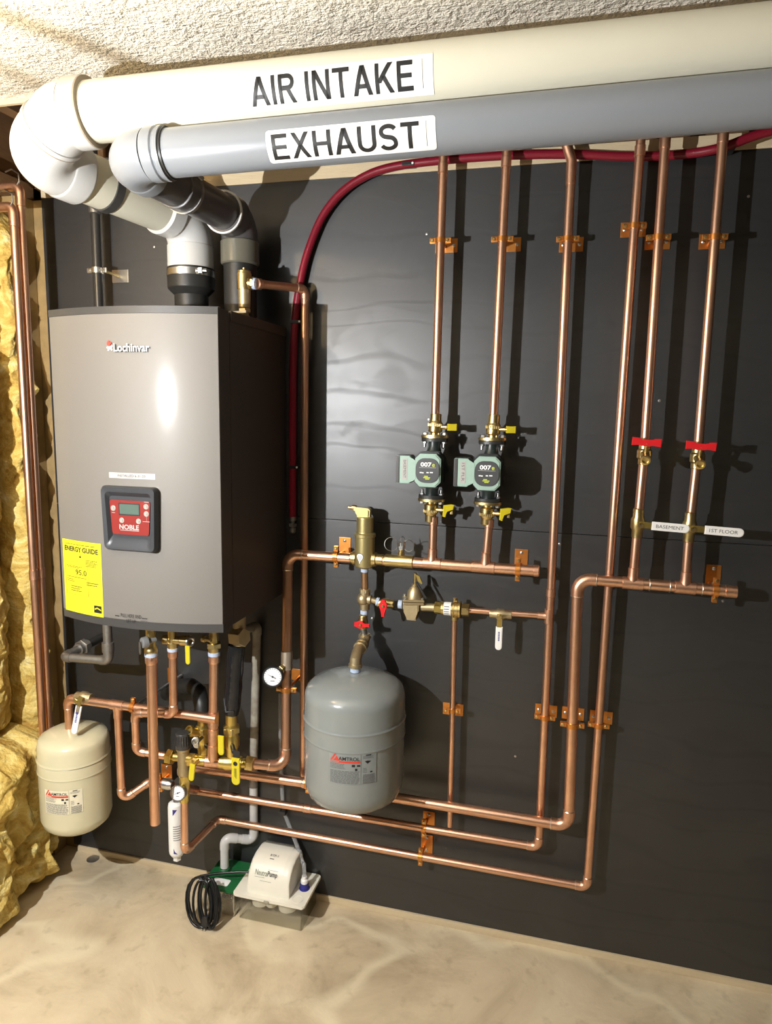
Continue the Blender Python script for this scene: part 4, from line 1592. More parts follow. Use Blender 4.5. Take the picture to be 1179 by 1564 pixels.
T = Thing('ball_valve', 'small brass valve with red tee handle below the separator', 'valve', z_rv2)
T.part('body', lathe(B(), [(0.011, -0.020), (0.0125, -0.018), (0.0125, -0.009), (0.0145, -0.006), (0.0145, 0.006), (0.0125, 0.009), (0.0125, 0.018), (0.011, 0.020)], z_rv2, (0, 0, 1), 20), 'brass')
hp = z_rv2 + V((0, -0.022, 0))
T.part('handle', prism(B(), [(-0.018, -0.006), (-0.010, -0.007), (-0.006, -0.011), (0.006, -0.011), (0.010, -0.005), (0.027, -0.005), (0.027, 0.004), (0.010, 0.004), (0.006, 0.011), (-0.006, 0.011), (-0.010, 0.007), (-0.018, 0.006)], hp, (1, 0, 0), (0, 0, 1), 0.007, 0.001), 'red_plastic', 'red handle')
T.part('handle_screw', rcyl(rcyl(B(), hp + V((0, -0.006, 0)), hp + V((0, -0.011, 0)), 0.004), z_rv2, hp, 0.005), 'brass')
T = Thing('ball_valve', 'small brass valve with red handle pointing down beside the reducing valve', 'valve', rv1)
bdir = (at(633, 925, 0.058) - rv1).normalized()
T.part('body', lathe(B(), [(0.011, -0.024), (0.0125, -0.022), (0.0125, -0.010), (0.0145, -0.006), (0.0145, 0.006), (0.0125, 0.010), (0.0125, 0.022), (0.011, 0.024)], rv1, bdir, 20), 'brass')
hp = rv1 + V((0, -0.022, 0))
T.part('handle', prism(B(), [(-0.011, -0.006), (-0.006, -0.012), (-0.004, -0.032), (0.004, -0.032), (0.006, -0.012), (0.011, -0.006), (0.011, 0.007), (0.006, 0.011), (0.005, 0.018), (-0.005, 0.018), (-0.006, 0.011), (-0.011, 0.007)], hp, (1, 0, 0), (0, 0, 1), 0.007, 0.001), 'red_plastic', 'red handle')
T.part('handle_screw', rcyl(rcyl(B(), hp + V((0, -0.006, 0)), hp + V((0, -0.011, 0)), 0.004), rv1, hp, 0.005), 'brass')

# pressure reducing valve
pv = at(630, 927, SR)
T = Thing('reducing_valve', 'bell-shaped bronze pressure reducing valve with lever on top', 'valve', pv + V((0, 0, -0.026)))
zz0 = at(631, 917, SR).z
T.part('body', prism(B(), [(-0.024, 0.020), (-0.024, 0.002), (-0.018, -0.006), (-0.012, -0.030), (0.014, -0.030), (0.015, -0.008), (0.022, -0.002), (0.022, 0.020)], pv + V((0, 0.020, -0.004)), (1, 0, 0), (0, 0, 1), 0.040, 0.003), 'brass_dull')
rot45 = Matrix.Rotation(0.25, 3, 'Z')
T.part('flange', box(box(B(), (pv.x + 0.002, pv.y, zz0 + 0.0045), (0.060, 0.052, 0.007), 0.002, rot45), (pv.x + 0.002, pv.y, zz0 - 0.004), (0.058, 0.050, 0.007), 0.002, rot45), 'brass_dull')
for sx in (-1, 1):
    for sy in (-1, 1):
        q = V((pv.x + 0.002, pv.y, zz0 + 0.008)) + rot45 @ V((sx * 0.024, sy * 0.020, 0))
        T.part('bolt', hexn(B(), q, q + V((0, 0, 0.004)), 0.005), 'steel')
zd0 = at(634, 893, SR).z
hd = zd0 - zz0
T.part('bonnet', lathe(B(), [(0.0225, 0.007), (0.0220, hd * 0.35), (0.0190, hd * 0.62), (0.0130, hd * 0.82), (0.0085, hd * 0.92), (0.0085, hd * 1.02), (0.0045, hd * 1.06)], (pv.x + 0.005, pv.y, zz0), (0, 0, 1), 28), 'brass_dull')
zs = at(634.5, 875, SR).z
st = T.part('stem', rcyl(B(), (pv.x + 0.006, pv.y, zd0), (pv.x + 0.006, pv.y, zs), 0.0045), 'brass')
T.part('lever', prism(B(), [(0, 0), (0.010, -0.004), (0.020, -0.024), (0.016, -0.027), (0.006, -0.018)], (pv.x + 0.009, pv.y - 0.004, zs - 0.002), (1, 0, 0), (0, 0, 1), 0.006), 'yellow_brass', None, st)
T.part('lever', prism(B(), [(0, 0), (0.004, 0.001), (0.034, -0.044), (0.028, -0.046)], (pv.x + 0.010, pv.y - 0.012, zs - 0.022), (1, 0, 0), (0, 0, 1), 0.004), 'black_iron', 'thin dark lever', st)
thread_tape(T, at(611.5, 923, 0.060), bdir, 0.0115, 0.012)

# backflow preventer
pb0, pb1 = at(643, 927, 0.057), at(717, 932, 0.055)
bd_ = (pb1 - pb0).normalized()
T = Thing('backflow_preventer', 'brass backflow preventer with white label beside the reducing valve', 'valve', at(690, 931, 0.056))
T.part('nipple', rcyl(B(), pb0, at(664, 928, 0.056), 0.0115), 'brass_dull')
T.part('union_nut', hexn(B(), at(664, 928, 0.056), at(675, 929, 0.056), 0.0170), 'yellow_brass', 'bright brass union nut')
T.part('sleeve', rcyl(B(), at(674, 929, 0.056), at(692, 930.5, 0.056), 0.0185, seg=26), 'brass')
pp = at(684, 929.8, 0.056)
lb = T.part('label', lathe(B(), [(0.0190, -0.010), (0.0190, 0.010)], pp, bd_, 26, caps=False), 'paper', 'white wrap-around label')
bm = B()
for k_ in range(5):
    rect2(bm, -0.008, -0.018 + k_ * 0.007, 0.006, -0.018 + k_ * 0.007 + 0.0018)
T.part('lettering', lay(bm, lambda u, v: pp + bd_ * u + V((0, -math.cos(v / 0.0194) * 0.0194, math.sin(v / 0.0194) * 0.0194)), 0, 4), 'ink', None, lb)
T.part('body', lathe(B(), [(0.0185, 0), (0.0240, 0.001), (0.0240, 0.004), (0.0215, 0.0055), (0.0215, 0.014), (0.0240, 0.0155), (0.0240, 0.021), (0.0160, 0.023)], at(692, 930.3, 0.056), bd_, 28), 'brass')
T.part('union_nut', hexn(B(), at(705, 931.3, 0.056), at(717, 932.2, 0.056), 0.0180), 'brass')
T.part('vent_port', rcyl(B(), at(694, 933, 0.055), at(694, 947, 0.053), 0.0105), 'brass')
T.part('test_port', rcyl(B(), at(695, 919, 0.056), at(695, 913, 0.056), 0.006), 'brass')

# drain tube from the preventer
T = Thing('copper_pipe', 'thin copper drain pipe dropping from the backflow preventer', 'pipe', at(687, 1262, 0.05))
T.part('pipe', cyl(B(), at(694, 945, 0.050), at(687, 1262, 0.049), R12, seg=18), 'copper')

# cold feed pipe to the long riser, with ball valve
S3 = 0.048
fd = at(838.5, 941, S3)
T = Thing('copper_pipe', 'thin copper feed pipe from the backflow preventer to the long riser', 'pipe', at(717, 932.5, 0.055))
f0 = at(715, 932, 0.055)
T.part('pipe', cyl(B(), f0, fd, 0.0080, seg=18), 'copper')
vb_ = at(764.5, 938, 0.0525)
fdir = (fd - f0).normalized()
T = Thing('ball_valve', 'brass ball valve with white lever hanging down on the feed pipe', 'valve', vb_)
T.part('body', lathe(B(), [(0.0105, -0.030), (0.0115, -0.028), (0.0115, -0.014), (0.0150, -0.008), (0.0150, 0.008), (0.0115, 0.014), (0.0115, 0.028), (0.0105, 0.030)], vb_, fdir, 20), 'brass_dull')
T.part('stem', hexn(rcyl(B(), vb_, vb_ + V((0, -0.024, -0.002)), 0.006), vb_ + V((0, -0.020, -0.002)), vb_ + V((0, -0.027, -0.002)), 0.0075), 'brass')
lv = T.part('lever', prism(B(), stadium(0.040, 0.014, 6), vb_ + V((0, -0.022, 0.006)), (0, 0, -1), (1, 0, 0), 0.003), 'yellow_brass')
T.part('lever_grip', prism(B(), stadium(0.066, 0.0185, 8), vb_ + V((0, -0.021, -0.028)), (0, 0, -1), (1, 0, 0), 0.0055, 0.0015), 'white_plastic', 'white lever sleeve', lv)
bm = B()
for k_ in range(6):
    rect2(bm, 0.014 + k_ * 0.0045, -0.002, 0.017 + k_ * 0.0045, 0.002)
T.part('grip_print', lay(bm, lambda u, v: vb_ + V((v, -0.0270, -0.028 - u))), 'blue_ink', None, lv)

# ---------- blue-grey expansion tank
TS = 0.158
tk = at(541.5, 1120, TS)
TR = 0.1395
ztop = at(541, 1026, TS).z
zbt = at(541, 1213, TS).z - 0.012
hs = ztop - zbt
T = Thing('expansion_tank', 'large blue-grey expansion tank hanging below the red valves', 'tank', (tk.x, tk.y, zbt))
r_ = TR
rib1, rib2 = at(541, 1127, TS + TR).z - zbt, at(541, 1153, TS + TR).z - zbt
prof = [(0.0, 0.0), (r_ * 0.45, 0.004), (r_ * 0.75, 0.014), (r_ * 0.92, 0.032), (r_ * 0.985, 0.054), (r_, 0.075), (r_, rib2 - 0.004), (r_ + 0.0030, rib2 - 0.001), (r_ + 0.0030, rib2 + 0.003), (r_ + 0.0012, rib2 + 0.006), (r_ + 0.0012, rib1 - 0.006), (r_ + 0.0040, rib1 - 0.001), (r_ + 0.0040, rib1 + 0.003), (r_, rib1 + 0.007),
        (r_, hs - 0.064), (r_ * 0.988, hs - 0.052), (r_ * 0.945, hs - 0.039), (r_ * 0.84, hs - 0.026), (r_ * 0.60, hs - 0.012), (r_ * 0.32, hs - 0.004), (0.018, hs)]
shell = T.part('shell', lathe(B(), prof, (tk.x, tk.y, zbt), (0, 0, 1), 72), 'tank_grey', sharp=math.radians(50))


def on_zcyl(px, py, c, r):
    d = ray(px, py)
    ox, oy = CAM.x - c.x, CAM.y - c.y
    a = d.x ** 2 + d.y ** 2
    b = 2 * (ox * d.x + oy * d.y)
    cc = ox * ox + oy * oy - r * r
    t = (-b - math.sqrt(max(b * b - 4 * a * cc, 0))) / (2 * a)
    p = CAM + d * t
    return r * math.atan2(p.x - c.x, -(p.y - c.y)), p.z


def zcyl_fn(c, r):
    return lambda u, v: V((c.x + r * math.sin(u / r), c.y - r * math.cos(u / r), v))


def tank_label(T, c, r, px0, py0, px1, py1, shell, paper):
    """px0,py0 lower left; px1,py1 upper right of the printed block"""
    u0, v0 = on_zcyl(px0, py0, c, r)
    u1, v1 = on_zcyl(px1, py1, c, r)
    w_, h_ = u1 - u0, v1 - v0
    f = lambda a, b: (u0 + w_ * a, v0 + h_ * b)
    rg = random.Random(int(px0))

    def put(name, bm, m, e, lab=None):
        T.part(name, lay(bm, zcyl_fn(c, r + e), 24), m, lab, shell)
    put('label', rect2(rect2(B(), *f(-0.03, -0.02), *f(0.67, 0.98)), *f(0.69, 0.0), *f(1.02, 1.0)), paper, 0.0012, 'printed maker label')
    bm = B()
    poly2(bm, [f(0.0, 0.76), f(0.10, 0.99), f(0.14, 0.99), f(0.04, 0.76)])
    poly2(bm, [f(0.07, 0.76), f(0.15, 0.93), f(0.22, 0.76)])
    rect2(bm, *f(0.20, 0.72), *f(0.66, 0.77))
    rect2(bm, *f(0.0, 0.70), *f(0.66, 0.722))
    put('logo_print', bm, 'red_ink', 0.0018, 'red triangular logo')
    bm = text2(B(), 'AMTROL', *f(0.19, 0.785), *f(0.65, 0.91), 0.012)
    rect2(bm, *f(0.48, 0.58), *f(0.55, 0.66))
    rect2(bm, *f(0.59, 0.59), *f(0.66, 0.65))
    rect2(bm, *f(0.55, 0.45), *f(0.60, 0.53))
    poly2(bm, [f(0.76, 0.76), f(0.82, 0.67), f(0.90, 0.76), f(0.82, 0.78)])
    rect2(bm, *f(0.88, 0.36), *f(0.93, 0.41))
    rect2(bm, *f(0.78, 0.95), *f(0.90, 0.98))
    put('lettering', bm, 'ink', 0.0018)
    bm = B()
    print_rows(bm, *f(0.0, 0.49), *f(0.36, 0.68), 4, 0.35, rg)
    print_rows(bm, *f(0.0, 0.0), *f(0.66, 0.44), 10, 0.42, rg, 0.08)
    print_rows(bm, *f(0.72, 0.0), *f(1.0, 0.32), 8, 0.45, rg, 0.08)
    print_rows(bm, *f(0.72, 0.84), *f(0.98, 0.94), 3, 0.3, rg)
    print_rows(bm, *f(0.72, 0.36), *f(0.82, 0.55), 4, 0.3, rg)
    put('small_print', bm, 'grey_ink', 0.0018)


tank_label(T, tk, TR, 504.5, 1193, 574, 1149, shell, mat('grey_label', (0.24, 0.26, 0.255), 0.4))
bm = print_rows(B(), 0, 0, 0.04, 0.007, 2, 0.5, random.Random(3))
pt_ = V((tk.x, tk.y, zbt + hs - 0.0085))
T.part('stamp_print', lay(bm, lambda u, v: V((tk.x - 0.002 + u - 0.02, tk.y - 0.066 + v, zbt + hs - 0.0098 + v * 0.16))), 'ink', None, shell)

# elbows from the red valve to the tank
T = Thing('swing_joint', 'offset bronze elbows joining the red valve to the blue-grey tank', 'fittings', (tk.x, tk.y, zbt + hs))
a0 = at(558, 962, SB)
a1 = at(557, 978, SB)
a2 = at(546, 996, 0.135)
a3 = V((tk.x, tk.y, zbt + hs + 0.012))
a3b = V((tk.x + 0.001, tk.y, a2.z - 0.02))
T.part('nipple', rcyl(B(), z_rv2 + V((0, 0, -0.018)), a1 + V((0, 0, 0.012)), 0.0092), 'steel_dark')
pts = [a1 + V((0, 0, 0.02)), a1 + V((0, 0, 0.006)), a1 + V((-0.002, -0.006, -0.006)), along(a1, a2, 0.45), along(a1, a2, 0.62)]
T.part('elbow', tube(B(), pts, [0.0150, 0.0150, 0.0155, 0.0150, 0.0150], 20), 'brass_dull')
mid_ = along(a1, a2, 0.62)
pts = [along(a1, a2, 0.58), along(a1, a2, 0.8), a2, V((tk.x, tk.y, a2.z - 0.014)), V((tk.x, tk.y, a2.z - 0.034))]
T.part('elbow', tube(B(), pts, [0.0165, 0.0158, 0.0158, 0.0158, 0.0162], 20), 'brass_dull')
for q_, ax_, rr_ in ((a1 + V((0, 0, 0.012)), V((0, 0, 1)), 0.0178), (along(a1, a2, 0.36), a2 - a1, 0.0182), (along(a1, a2, 0.62), a2 - a1, 0.0190), (V((tk.x, tk.y, a2.z - 0.030)), V((0, 0, 1)), 0.0188)):
    T.part('collar', band(B(), q_, ax_, 0.012, rr_, 0.009, 24), 'brass_dull')
T.part('nipple', cyl(B(), (tk.x, tk.y, a2.z - 0.02), (tk.x, tk.y, zbt + hs - 0.004), 0.0120), 'brass_dull')
thread_tape(T, (tk.x, tk.y, zbt + hs + 0.012), (0, 0, 1), 0.0135, 0.022)
tee_px = None

# ---------- long riser (3), pipes B ; riser (4), pipe C
T = Thing('copper_pipe', 'long copper riser right of the pumps, turning left at the bottom', 'pipe', at(822, 1290, S3))
top3 = at(873, 246, S3)
lo3 = at(822.5, 1294, S3)
b_end = at(289, 1206, 0.10)
pipe_run(T, [top3, lo3, at(470, 1235, S3), b_end], R34, bend=1.9)
for o in list(T.o.children):
    pass
up3 = at(866, 222, S3)
ux = up3 + (up3 - top3).normalized() * 0.30
T.part('elbow', tube(B(), [along(top3, lo3, 0.03), top3, along(top3, up3, 0.5), along(top3, ux, 0.35)], R34 * 1.12, 20), 'copper_fit')
T.part('pipe', cyl(B(), along(top3, up3, 0.4), along(top3, ux, 0.6), R34, seg=20), 'copper')
sleeve(T, on_line(top3, lo3, 840, 905), lo3 - top3, R34, 0.020)
tee_fit(T, fd, lo3 - top3, (-1, 0, -0.02), R34, 0.008)

T = Thing('copper_pipe', 'tallest copper riser passing behind the return header, ending in the lowest run', 'pipe', at(897, 1350, S3))
top4 = at(978.5, 214, S3)
lo4 = at(896.5, 1355, S3)
c1 = at(333, 1251, S3)
c2 = at(282, 1302, 0.215)
c3 = at(281.5, 1222, 0.215)
pipe_run(T, [top4 + V((0, 0, 0.001)), lo4, c1, c2, c3], R34, bend=1.9)
u4 = (top4 - lo4).normalized()
T.part('pipe', cyl(B(), top4, top4 + u4 * 0.2, R34, seg=20), 'copper')
sleeve(T, on_line(top4, lo4, 977, 232), u4, R34, 0.024)

# ---------- right header, risers 5, 6 and pipe A
S5 = 0.077
r0, r1 = at(882, 884, S5), at(1124, 904, S5)
rdir = (r1 - r0).normalized()
T = Thing('copper_pipe', 'copper return header at right with the run passing behind the grey tank', 'pipe', r0)
loA = at(868, 1262, S5)
aA = at(268, 1168, 0.105)
pipe_run(T, [r1, at(882.5, 883.5, S5), loA, at(470, 1196, S5), aA], R1)
t5 = on_line(r0, r1, 966, 890)
t6 = on_line(r0, r1, 1046, 897)
tee_fit(T, t5, rdir, (0, 0, 1), R1, R34)
tee_fit(T, t6, rdir, (0, 0, 1), R1, R34)
T.part('end_cap', lathe(B(), [(R1, -0.026), (R1 * 1.1, -0.025), (R1 * 1.1, 0.001), (R1 * 0.9, 0.003), (0, 0.003)], r1, rdir, 24), 'copper_fit')
for px, py in ((911, 887), (992, 894), (1023, 896), (1056, 899), (1072, 901)):
    p = on_line(r0, r1, px, py)
    T.part('solder_ring', ring(B(), p, rdir, R1 * 1.02, R1 * 0.10, 18, 6), 'solder')

risers = ((1016, 213, 984, 672, 974, 800, t5, 'copper riser with red drain handle, left of the rightmost one'),
          (1104.5, 204, 1065, 678, 1053, 806, t6, 'rightmost copper riser with red drain handle and white lever'))
for k_, (xt, yt, xm, ym, xv_, yv_, tp, lb_) in enumerate(risers):
    a = at(xt, yt, S5)
    b = at(xm, ym + 22, S5)
    v = at(xv_, yv_, S5)
    T = Thing('copper_pipe', lb_, 'pipe', tp)
    ud = (a - b).normalized()
    T.part('pipe', cyl(B(), along(tp, v, 0.16), v, R34, seg=22), 'copper')
    T.part('pipe', cyl(B(), v, b, R34, seg=22), 'copper')
    T.part('pipe', cyl(B(), b, a, R34, seg=22), 'copper')
    T.part('elbow', tube(B(), [a - ud * 0.02, a + ud * 0.004, a + ud * 0.014 + V((0.003, 0.002, 0)), a + ud * 0.034 + V((0.014, 0.008, 0))], R34 * 1.13, 20), 'copper_fit')
    T.part('pipe', cyl(B(), a + ud * 0.02 + V((0.006, 0.004, 0)), a + ud * 0.20 + V((0.10, 0.05, 0)), R34 * 0.95, seg=18), 'copper')
    # hose bib drain
    side = ('left', 'rightmost')[k_]
    lab_ = ('brass drain valve with red tee handle on the riser left of the rightmost', 'brass drain valve with red tee handle on the rightmost riser')[k_]
    D_ = Thing('drain_valve', lab_, 'valve', b, 'brass drain valves with red handles')
    bc = b
    D_.part('body', lathe(B(), [(R34, -0.026), (R34 * 1.28, -0.024), (R34 * 1.28, -0.012), (R34 * 1.6, -0.008), (R34 * 1.6, 0.010), (R34 * 1.28, 0.014), (R34 * 1.28, 0.030), (R34, 0.032)], bc, ud, 22), 'brass')
    sp0 = bc + V((0.0, -0.012, 0.002))
    sp1 = bc + V((-0.002, -0.060, -0.012))
    spd = (sp1 - sp0).normalized()
    D_.part('spout', lathe(B(), [(0.0105, 0), (0.0105, 0.012), (0.0085, 0.015), (0.0085, 0.034), (0.0120, 0.036), (0.0120, 0.048), (0.0085, 0.0485), (0.0075, 0.040), (0, 0.040)], sp0, spd, 22), 'brass')
    hz = bc + V((0.0, -0.036, 0.030))
    D_.part('stem', rcyl(B(), bc + V((0, -0.026, 0.004)), hz, 0.005), 'brass')
    D_.part('handle', prism(B(), [(-0.034, -0.010), (-0.014, -0.007), (-0.010, -0.010), (0.010, -0.010), (0.014, -0.007), (0.034, -0.010), (0.034, 0.010), (0.016, 0.009), (0.010, 0.004), (-0.010, 0.004), (-0.016, 0.009), (-0.034, 0.010)], hz + V((0, 0.004, 0.002)), (0.995, 0.0, -0.05), (0.05, 0, 0.995), 0.008, 0.0012), 'red_plastic', 'red tee handle')
    # ball valve with written lever
    lab_ = ('brass ball valve with white lever marked BASEMENT', 'brass ball valve with white lever marked 1ST FLOOR')[k_]
    W = Thing('ball_valve', lab_, 'valve', v, 'ball valves on the return header risers')
    W.part('body', lathe(B(), [(R34, -0.036), (R34 * 1.2, -0.034), (R34 * 1.2, -0.016), (R34 * 1.55, -0.010), (R34 * 1.55, 0.012), (R34 * 1.2, 0.018), (R34 * 1.2, 0.038), (R34, 0.040)], v, ud, 22), 'brass')
    W.part('stem', hexn(rcyl(B(), v, v + V((0.004, -0.028, 0)), 0.0065), v + V((0.004, -0.024, 0)), v + V((0.004, -0.032, 0)), 0.008), 'brass')
    lo_ = v + V((0.004, -0.0255, 0.002))
    ldir = V((0.998, 0.0, -0.035)).normalized()
    lvv = V((0.035, 0, 0.998)).normalized()
    lv = W.part('lever', prism(B(), [(-0.008, -0.008), (0.034, -0.0075), (0.034, 0.0075), (-0.008, 0.008)], lo_, ldir, lvv, 0.003), 'yellow_brass')
    W.part('lever_grip', prism(B(), stadium(0.088, 0.0210, 8), lo_ + ldir * 0.026 + V((0, 0.002, 0)), ldir, lvv, 0.007, 0.0016), 'white_plastic', 'white lever sleeve', lv)
    bm = text2(B(), ('BASEMENT', '1ST FLOOR')[k_], 0.010, -0.004, 0.074, 0.0045)
    og = lo_ + ldir * 0.026 + V((0, -0.0055, 0))
    W.part('lettering', lay(bm, lambda u, vv_: og + ldir * u + lvv * vv_), 'grey_ink', None, lv)

# ---------- tall copper pipe from the relief valve (466)
SL = 0.036
T = Thing('copper_pipe', 'copper relief pipe leaving the boiler top and dropping behind the header', 'pipe', at(464, 1180, SL))
rl0 = at(392, 433.5, 0.172)
pipe_run(T, [rl0, at(466, 441, SL), at(463.5, 1184, SL)], R34, bend=1.6)
T.part('adapter', lathe(B(), [(R34 * 1.15, 0), (R34 * 1.3, 0.002), (R34 * 1.3, 0.012), (R34 * 1.1, 0.014), (R34 * 1.1, 0.024), (R34, 0.025)], rl0, at(466, 441, SL) - rl0, 20), 'copper_fit')
# relief valve on boiler top
pr_ = at(373, 432, 0.172)
T = Thing('relief_valve', 'brass pressure relief valve standing on top of the boiler', 'valve', (pr_.x, pr_.y, 1.791))
ztp = at(373, 413, 0.172).z
T.part('bonnet', lathe(B(), [(0.018, pr_.z - 0.018 - 1.791), (0.019, pr_.z - 0.015 - 1.791), (0.019, ztp - 1.791 - 0.008), (0.0175, ztp - 1.791 - 0.007), (0.0175, ztp - 1.791 - 0.002), (0.015, ztp - 1.791), (0.004, ztp - 1.791 + 0.001), (0.004, ztp - 1.791 + 0.007), (0, ztp - 1.791 + 0.008)], (pr_.x, pr_.y, 1.791), (0, 0, 1), 26), 'brass')
T.part('body', hexn(lathe(B(), [(0.0135, 0.0005), (0.0135, 0.012), (0.011, 0.014), (0.011, 0.03), (0.0155, 0.034), (0.0165, pr_.z - 0.018 - 1.791)], (pr_.x, pr_.y, 1.791), (0, 0, 1), 22), (pr_.x, pr_.y, 1.791 + 0.020), (pr_.x, pr_.y, 1.791 + 0.031), 0.017), 'brass_dull')
T.part('lever', prism(B(), [(-0.026, -0.001), (0.018, -0.001), (0.018, 0.005), (-0.026, 0.004)], (pr_.x, pr_.y - 0.014, 1.791 + 0.018), (1, -0.2, 0), (0, 0, 1), 0.008), 'steel', 'pale lever')
T.part('outlet', hexn(rcyl(B(), pr_ + V((0.012, 0, -0.002)), rl0 + V((-0.004, 0, 0)), 0.013), pr_ + V((0.020, 0.0, -0.002)), pr_ + V((0.028, 0.001, -0.002)), 0.017), 'brass')
thread_tape(T, along(pr_, rl0, 0.86), rl0 - pr_, 0.014, 0.010)

# ---------- clamps
def vclamp(label, px, py, s, r, ppx, ppy, a, b):
    pipe_clamp(label, on_line(a, b, px, py), V(b) - V(a), r, at(ppx, ppy, 0))


vclamp('copper pipe clamp on the left pump riser below the exhaust pipe', 671.5, 368, S1, R34, 682, 375.5, at(677, 240, S1), at(664.5, 634, S1))
vclamp('copper pipe clamp on the right pump riser below the exhaust pipe', 768.5, 365, S1, R34, 778, 374, at(774, 230, S1), at(754, 635, S1))
vclamp('copper pipe clamp on the long riser right of the pump risers', 870, 365, S3, R34, 872.5, 374, top3, lo3)
vclamp('copper pipe clamp on the tallest riser, highest of the upper row', 968, 346, S3, R34, 967, 351, top4, lo4)
vclamp('copper pipe clamp high on the riser left of the rightmost one', 1005.5, 363, S5, R34, 1004, 370, at(1016, 213, S5), at(984, 694, S5))
vclamp('copper pipe clamp high on the rightmost riser', 1090, 362, S5, R34, 1087.5, 369, at(1104.5, 204, S5), at(1065, 700, S5))
vclamp('copper pipe clamp low on the long riser, leftmost of the lower three', 832, 1096.5, S3, R34, 834, 1085, top3, lo3)
vclamp('copper pipe clamp low on the return pipe, middle of the lower three', 875, 1107, S5, R1, 875, 1089.5, at(882.5, 883.5, S5), loA)
vclamp('copper pipe clamp low on the tallest riser, rightmost of the lower three', 917, 1107, S3, R34, 918, 1095, top4, lo4)
vclamp('copper pipe clamp on the thin drain pipe right of the grey tank', 691.5, 1085, 0.05, R12, 692, 1083, at(694, 945, 0.05), at(687, 1262, 0.049))
vclamp('copper pipe clamp below the black-rimmed gauge', 437.5, 1053, 0.10, R1, 453, 1030, v_top, lowel)


def hclamp(label, a, b, px, py, r, ppx, ppy, **k):
    p = on_line(a, b, px, py)
    pipe_clamp(label, p, V(b) - V(a), r, at(ppx, ppy, 0), ear=(0, 0, 1), **k)


hclamp('copper pipe clamp on the supply header left of the air separator', h0, h1, 513.5, 846, R1, 527, 836)
hclamp('copper pipe clamp at the right end of the supply header', h0, h1, 791, 870, R1, 796, 855)
hclamp('copper pipe clamp at the right end of the return header', r0, r1, 1092.5, 901, R1, 1089, 880)
A0 = at(470, 1196, S5)
hclamp('copper pipe clamp on the top horizontal run left of the grey tank', loA, A0, 470, 1196, R1, 476, 1188)
B0, B1 = at(470, 1235, S3), lo3
hclamp('copper pipe clamp on the middle horizontal run near the drain pipe', B0, B1, 648, 1264, R34, 655, 1253)
hclamp('copper pipe clamp on the lowest horizontal run, under another clamp', c1, lo4, 643, 1305, R34, 652, 1288)

# ---------- red PEX tube
pex = [(1560, 60, 0.055), (1400, 112, 0.055), (1290, 158, 0.055), (1210, 190, 0.055), (1150, 208, 0.05), (1100, 226, 0.045), (1040, 236, 0.022), (960, 239, 0.020), (880, 236, 0.020), (800, 236.5, 0.020), (720, 241, 0.020), (650, 247.5, 0.020), (610, 253, 0.020), (580, 260, 0.020), (556, 270, 0.020), (532, 285, 0.020), (511, 305, 0.020), (493, 330, 0.020), (479, 360, 0.020), (467, 395, 0.020), (459, 430, 0.020), (453, 465, 0.018), (449.5, 510, 0.016), (447.5, 580, 0.015), (447, 680, 0.015), (447, 793, 0.015)]
P = [at(*p) for p in pex]
fine = []
for i in range(len(P) - 1):
    p0_ = P[max(i - 1, 0)]
    p1_, p2_ = P[i], P[i + 1]
    p3_ = P[min(i + 2, len(P) - 1)]
    for k_ in range(6):
        t = k_ / 6
        fine.append(0.5 * ((2 * p1_) + (p2_ - p0_) * t + (2 * p0_ - 5 * p1_ + 4 * p2_ - p3_) * t * t + (3 * p1_ - p0_ - 3 * p2_ + p3_) * t ** 3))
fine.append(P[-1])
T = Thing('hose', 'dark red plastic tube curving from the ceiling down beside the boiler', 'tube', P[-1])
T.part('tube', tube(B(), fine, 0.0108, 16), 'red_pex')
e = P[-1]
T.part('end_fitting', hexn(lathe(B(), [(0.0115, 0.0), (0.0115, 0.012), (0.007, 0.014), (0.007, 0.032), (0.010, 0.034), (0.010, 0.046), (0.006, 0.050)], e + V((0, 0, 0.008)), (0, 0, -1), 18), e + V((0, 0, -0.012)), e + V((0, 0, -0.022)), 0.0125), 'steel_dark')
for px, py, s_ in ((451, 492, 0.017), (447.5, 713, 0.015), (622, 252, 0.020), (1108, 226, 0.040)):
    c_ = at(px, py, s_)
    clp = T.part('clip', box2(B(), (c_.x - 0.012, c_.y - 0.0125, c_.z - 0.0045), (c_.x + 0.021, -0.001, c_.z + 0.0045), 0.001), 'black_plastic')
    T.part('nail', lathe(B(), [(0.003, 0), (0.003, 0.001), (0.0015, 0.002)], c_ + V((0.017, -0.0125, 0)), (0, -1, 0), 10), 'white_ink', None, clp)

# ---------- black gas pipe at upper left with hanger
SG = 0.062
g0, g1 = at(145, 322, SG), at(150, 470, SG)
T = Thing('iron_pipe', 'black iron pipe rising behind the left end of the boiler', 'pipe', (g1.x, g1.y, 1.7925))
T.part('pipe', cyl(B(), (g0.x, g0.y, 2.40), (g0.x, g0.y, 1.7925), 0.0135, seg=20), mat('iron_pipe_paint', (0.055, 0.053, 0.050), 0.3, 0.5))
T.part('collar', lathe(B(), [(0.0135, 0), (0.0175, 0.003), (0.0175, 0.022), (0.0135, 0.026)], (g0.x, g0.y, g0.z - 0.01), (0, 0, 1), 20), 'steel_dark')
hp = on_line(g0, V((g0.x, g0.y, 1.79)), 149, 413)
T = Thing('pipe_clamp', 'zinc split-ring hanger on the black iron pipe at upper left', 'clamp', at(184, 421, 0))
T.part('ring', band(B(), hp, (0, 0, 1), 0.0137, 0.0165, 0.016, 24), 'steel')
for sg in (-1, 1):
    T.part('ear', box(B(), hp + V((sg * 0.023, -0.002, 0)), (0.020, 0.006, 0.015), 0.002), 'steel')
    q = hp + V((sg * 0.024, -0.004, 0))
    T.part('bolt', hexn(B(), q, q + V((0, -0.007, 0)), 0.005), 'steel')
pc_ = at(184, 422, 0)
